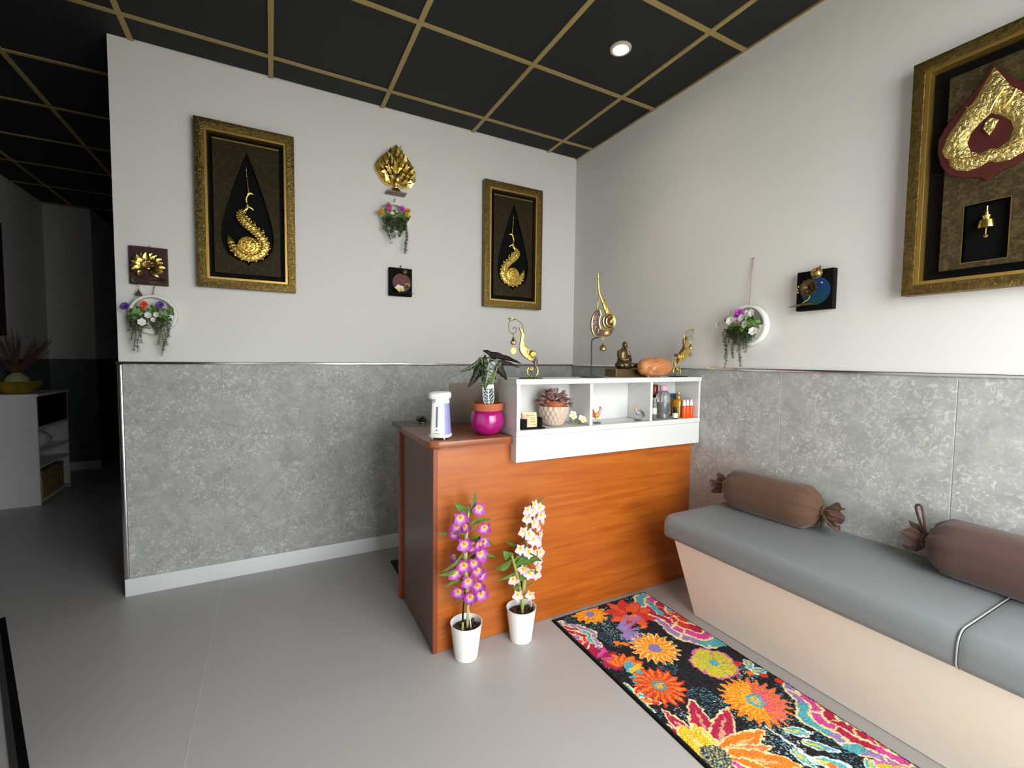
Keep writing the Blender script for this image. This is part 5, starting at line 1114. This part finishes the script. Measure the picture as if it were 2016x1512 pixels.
# ------------------------------------------------------------------ orchids
def orchid(loc, label, canes, flowers, leaves, edge, mid, lip, lipc, fs, seed):
    t = thing('potted_orchid', label, 'plant', loc, 0, 'orchids standing against the desk')
    rg = random.Random(seed)
    MB().lathe([(0.044, 0), (0.047, 0.002), (0.064, 0.138), (0.066, 0.146), (0.063, 0.146), (0.0595, 0.112), (0.001, 0.100)], 40).build('pot', M['pot_white'], t, smooth=True)
    sl = MB().lathe([(0.050, 0.10), (0.0585, 0.119), (0.03, 0.123), (0.001, 0.122)], 28).build('potting_bark', M['soil'], t, smooth=True)
    for k in range(26):
        a, r = rg.uniform(0, 6.28), 0.052*math.sqrt(rg.random())
        MB().box(-0.008, 0.008, -0.003, 0.003, -0.002, 0.003, Tr(r*math.cos(a), r*math.sin(a), 0.126) @ Rz(rg.uniform(0, 3)) @ Ry(rg.uniform(-0.4, 0.4))).build('bark_chip', M['soil' if k % 3 else 'reed'], sl)
    for pts, rad, m in canes:
        q, r = smoothpath(pts, rad, 6)
        r = [x*(1+0.12*math.sin(i*1.05)) for i, x in enumerate(r)]
        MB().tube(q, r, 10).build('cane', m, t, smooth=True)
    for (b0, t0, w, ar) in leaves:
        d = Vector(t0)-Vector(b0); sd_ = Vector((-d.z, 0.5*abs(d.x)+0.01, d.x))
        lf = MB(); lf.surf(leafpts(b0, t0, (0.1, -0.45, 0.9) if abs(d.z) < abs(d.x)*1.2 else (1, 0.35, 0), w*1.25, lance, ar, 0.15), 4, 12); lf.build('leaf', M['leaf'], t, smooth=True, sharp=80)
    pf = lambda t_: max(0, math.sin(PI*t_**0.85))**0.7
    b = MB()
    for k in range(5):
        a = 2*PI*k/5; L_ = fs*(1.0 if k != 0 else 0.95)
        b.surf(leafpts((0, 0, 0), (0, 0, L_), (1, 0, 0), L_*(0.45 if k in (1, 4) else 0.31), pf, fs*0.06, 0.15), 5, 7, Rz(a) @ Rx(math.radians(-72)), lambda u, s_: mixc(mid, edge, min(1, max(0, s_*2.0-0.25))))
    fme = b.mesh('flower', M['vc'], True, sharp=80)
    b = MB(); b.lathe([(fs*0.10, 0.0), (fs*0.28, fs*0.14), (fs*0.36, fs*0.22)], 14, Tr(0, -fs*0.20, 0), lip)
    lme = b.mesh('flower_lip', M['vc'], True)
    b = MB(); b.ell((0, -fs*0.20, fs*0.20), (fs*0.24, fs*0.24, fs*0.14), 12, 8, None, lipc); tme = b.mesh('flower_throat', M['vc'], True)
    for (x, z) in flowers:
        x -= loc[0]; a = rg.uniform(-0.5, 0.5)+x*7; y = -0.028+0.25*abs(x)+rg.uniform(-0.012, 0.008)
        Mx = Tr(x, y, z) @ Rz(a-0.3) @ Rx(PI/2+rg.uniform(-0.35, 0.15)) @ Rz(PI+rg.uniform(-0.5, 0.5))
        fo = inst(fme, 'flower', t, Mx @ Sc(rg.uniform(0.88, 1.1)))
        inst(lme, 'flower_lip', fo, Matrix.Identity(4)); inst(tme, 'flower_throat', fo, Matrix.Identity(4))
        st0 = Vector((x*0.25, 0.0, z-0.012)); MB().tube([st0, (st0+Vector((x, y, z)))/2+Vector((0, 0, 0.008)), (x, y+0.003, z)], 0.0016, 5).build('flower_stalk', M['stem'], t, smooth=True)
    return t
f1 = [(-1.35, 0.612), (-1.43, 0.59), (-1.406, 0.553), (-1.327, 0.537), (-1.447, 0.526), (-1.417, 0.484), (-1.352, 0.472), (-1.327, 0.472), (-1.346, 0.431), (-1.332, 0.407), (-1.446, 0.432), (-1.416, 0.397), (-1.351, 0.36), (-1.334, 0.332), (-1.446, 0.367), (-1.397, 0.327), (-1.348, 0.297), (-1.432, 0.288), (-1.382, 0.254), (-1.333, 0.253), (-1.374, 0.402), (-1.366, 0.464), (-1.438, 0.555)]
cane_m = mat('pale_cane', '#9aa35e', 0.5, mix=(25, '#c4bb84', 0.4, 0.65))
orchid((-1.393, -1.222, 0), 'tall magenta-flowered orchid in a white pot against the desk',
       [([(0.004, 0, 0.11), (0.006, 0, 0.20), (0.0, 0, 0.30), (-0.006, 0, 0.40), (-0.004, 0, 0.50), (0.008, 0.002, 0.60), (0.016, 0.004, 0.63)], [0.004, 0.006, 0.009, 0.009, 0.008, 0.005, 0.003], cane_m),
        ([(-0.012, 0.006, 0.11), (-0.012, 0.008, 0.17), (-0.002, 0.008, 0.30)], [0.006, 0.004, 0.002], M['iron']),
        ([(-0.020, -0.008, 0.11), (-0.018, -0.006, 0.150)], [0.006, 0.005], cane_m), ([(0.018, -0.012, 0.10), (0.010, -0.006, 0.19)], [0.003, 0.002], M['lab'])],
       f1, [((0.012, 0.01, 0.60), (-0.068, -0.03, 0.662), 0.012, 0.008), ((0.016, 0.0, 0.59), (0.032, -0.01, 0.690), 0.011, 0.006), ((0.01, 0, 0.55), (0.105, -0.02, 0.565), 0.010, 0.006), ((-0.01, 0, 0.52), (-0.120, 0.03, 0.530), 0.008, 0.006),
            ((-0.01, 0, 0.465), (-0.128, -0.05, 0.405), 0.016, 0.018), ((-0.01, 0, 0.385), (-0.135, -0.03, 0.385), 0.013, 0.010), ((0.01, 0, 0.49), (0.112, -0.03, 0.455), 0.013, 0.014), ((0.01, 0, 0.41), (0.125, -0.02, 0.400), 0.015, 0.010), ((-0.01, 0, 0.325), (-0.110, -0.03, 0.325), 0.010, -0.010), ((0, 0, 0.25), (-0.070, -0.04, 0.255), 0.009, -0.010), ((0.004, 0, 0.21), (0.022, -0.02, 0.275), 0.011, 0.004)],
       lin('#9a2690'), lin('#dcb4da'), lin('#e6c27a'), lin('#dd8c08'), 0.033, 11)
f2 = [(-1.088, 0.592), (-1.102, 0.569), (-1.052, 0.57), (-1.129, 0.542), (-1.087, 0.512), (-1.051, 0.541), (-1.063, 0.486), (-1.147, 0.489), (-1.118, 0.47), (-1.053, 0.45), (-1.099, 0.446), (-1.066, 0.423), (-1.159, 0.415), (-1.124, 0.397), (-1.091, 0.382), (-1.052, 0.374), (-1.145, 0.328), (-1.116, 0.304), (-1.064, 0.339), (-1.07, 0.309), (-1.073, 0.284), (-1.180, 0.28), (-1.169, 0.217), (-1.108, 0.205), (-1.133, 0.585), (-1.041, 0.514)]
orchid((-1.135, -1.224, 0), 'pale yellow and white flowered orchid in a white pot against the desk',
       [([(0.006, 0, 0.11), (0.012, 0.002, 0.22), (0.020, 0.004, 0.33), (0.026, 0.004, 0.44), (0.026, 0.004, 0.52), (0.030, 0.004, 0.58)], [0.004, 0.008, 0.008, 0.007, 0.006, 0.003], cane_m),
        ([(0.0, -0.012, 0.105), (-0.008, -0.014, 0.19), (-0.030, -0.018, 0.285), (-0.056, -0.022, 0.375), (-0.070, -0.022, 0.41)], [0.006, 0.007, 0.007, 0.006, 0.003], M['stem']),
        ([(0.008, 0.012, 0.11), (0.006, 0.012, 0.26)], [0.0035, 0.003], M['iron']), ([(0.050, 0.0, 0.12), (0.044, -0.006, 0.17), (0.026, -0.004, 0.205)], [0.002, 0.002, 0.0015], M['lab'])],
       f2, [((-0.066, -0.022, 0.392), (-0.118, -0.05, 0.437), 0.017, 0.012), ((-0.060, -0.022, 0.375), (-0.145, -0.04, 0.365), 0.024, 0.008), ((-0.052, -0.022, 0.370), (0.055, -0.08, 0.368), 0.021, 0.020), ((-0.046, -0.022, 0.340), (0.052, -0.07, 0.372), 0.022, 0.014), ((-0.036, -0.02, 0.318), (-0.140, -0.03, 0.308), 0.010, 0.006),
            ((-0.022, -0.018, 0.272), (0.052, -0.06, 0.315), 0.018, 0.010), ((-0.018, -0.016, 0.245), (-0.062, -0.03, 0.262), 0.011, 0.004), ((0.03, 0, 0.575), (0.108, -0.01, 0.618), 0.010, 0.006), ((0.02, 0.004, 0.40), (-0.075, 0.02, 0.445), 0.008, 0.006), ((0.02, 0.004, 0.41), (0.10, 0.02, 0.42), 0.008, 0.006), ((0.015, 0.0, 0.225), (0.068, -0.01, 0.246), 0.006, 0.004)],
       lin('#dcb8c4'), lin('#e9e0bd'), lin('#e4d684'), lin('#d8ac10'), 0.029, 12)

# ------------------------------------------------------------------ things in the dark hall
cb = thing('hall_cabinet', 'white open-sided cabinet standing in the dark hall', 'cabinet', (-3.92, 2.4, 0))
n_ = neg(cb)
cx0, cx1, cy0, cy1, ch_ = -4.085, -3.745, 2.08, 2.70, 0.885
MB().box(cx0, cx1-0.001, cy0, cy0+0.018, 0, ch_).build('end_panel', M['white'], cb, loc=n_, bevel=0.001)
MB().box(cx0, cx1, cy1-0.018, cy1, 0, ch_).build('end_panel', M['white'], cb, loc=n_, bevel=0.001)
MB().box(cx0, cx0+0.014, cy0+0.019, cy1-0.019, 0, ch_).build('back_panel', M['white'], cb, loc=n_)
for z in (0.02, 0.30, 0.42, 0.62):
    MB().box(cx0+0.015, cx1, cy0+0.0185, cy1-0.0185, z, z+0.018).build('shelf', M['white'], cb, loc=n_)
MB().box(cx0, cx1+0.012, cy0-0.008, cy1+0.008, ch_+0.0005, ch_+0.020).build('top', M['white'], cb, loc=n_, bevel=0.001)
MB().box(cx1-0.016, cx1-0.001, cy0+0.019, cy1-0.019, 0.64, ch_-0.001).build('dark_front', M['black'], cb, loc=n_)
tag(MB().ell((0, 0, 0.07), (0.10, 0.13, 0.07), 18, 12, None, None, lambda a, p: 1+0.08*math.sin(5*a)*math.cos(3*p)).build('folded_towel', M['paper'], None, True, loc=(-3.85, 2.32, 0.438)), 'crumpled pale cloth on the hall cabinet shelf', 'cloth')
bk = thing('storage_box', 'straw-coloured box on the bottom shelf of the hall cabinet', 'box', (-3.87, 2.38, 0.038))
MB().box(-0.11, 0.11, -0.22, 0.22, 0, 0.20).build('body', M['straw'], bk, bevel=0.006); MB().box(-0.112, 0.112, -0.222, 0.222, 0.201, 0.222).build('lid', M['straw'], bk, bevel=0.004)
bw_ = thing('ceramic_bowl', 'wide yellow glazed bowl on the hall cabinet top', 'bowl', (-3.93, 2.32, ch_+0.021))
MB().lathe([(0.09, 0), (0.10, 0.004), (0.125, 0.05), (0.148, 0.092), (0.152, 0.095), (0.145, 0.092), (0.120, 0.050), (0.09, 0.014), (0.001, 0.012)], 36).build('body', M['bowl'], bw_, smooth=True)
vs = thing('reed_vase', 'round pale vase of dried brown reeds inside the yellow bowl', 'vase', (-3.935, 2.32, ch_+0.036))
MB().lathe([(0.04, 0), (0.070, 0.02), (0.084, 0.06), (0.070, 0.11), (0.036, 0.142), (0.026, 0.150), (0.022, 0.146)], 32).build('body', mat('pale_green_glaze', '#a9a77e', 0.25), vs, smooth=True)
r5 = random.Random(9)
for k in range(70):
    cl = (-0.62, -0.22, 0.02, 0.5, 0.62)[k % 5]; a = cl+r5.uniform(-0.13, 0.13); L_ = r5.uniform(0.26, 0.40); b_ = r5.uniform(-0.25, 0.25)
    p0 = Vector((r5.uniform(-0.012, 0.012), r5.uniform(-0.012, 0.012), 0.13)); d_ = Vector((math.sin(a), math.sin(b_), math.cos(a)))
    MB().tube([p0, p0+d_*L_*0.55, p0+d_*L_], [0.0022, 0.003, 0.0015], 5).build('reed', M['reed'], vs)
tag(MB().box(0, 0.02, -1.15, 1.15, 0, 0.95).build('wall_hanging', M['purple_cloth'], bevel=0.004, loc=(XH+0.001, 1.44, 1.38)), 'dark plum wall hanging on the hall wall above the cabinet', 'wall hanging')  # only the far end shows; the unseen length is added to absorb hall light
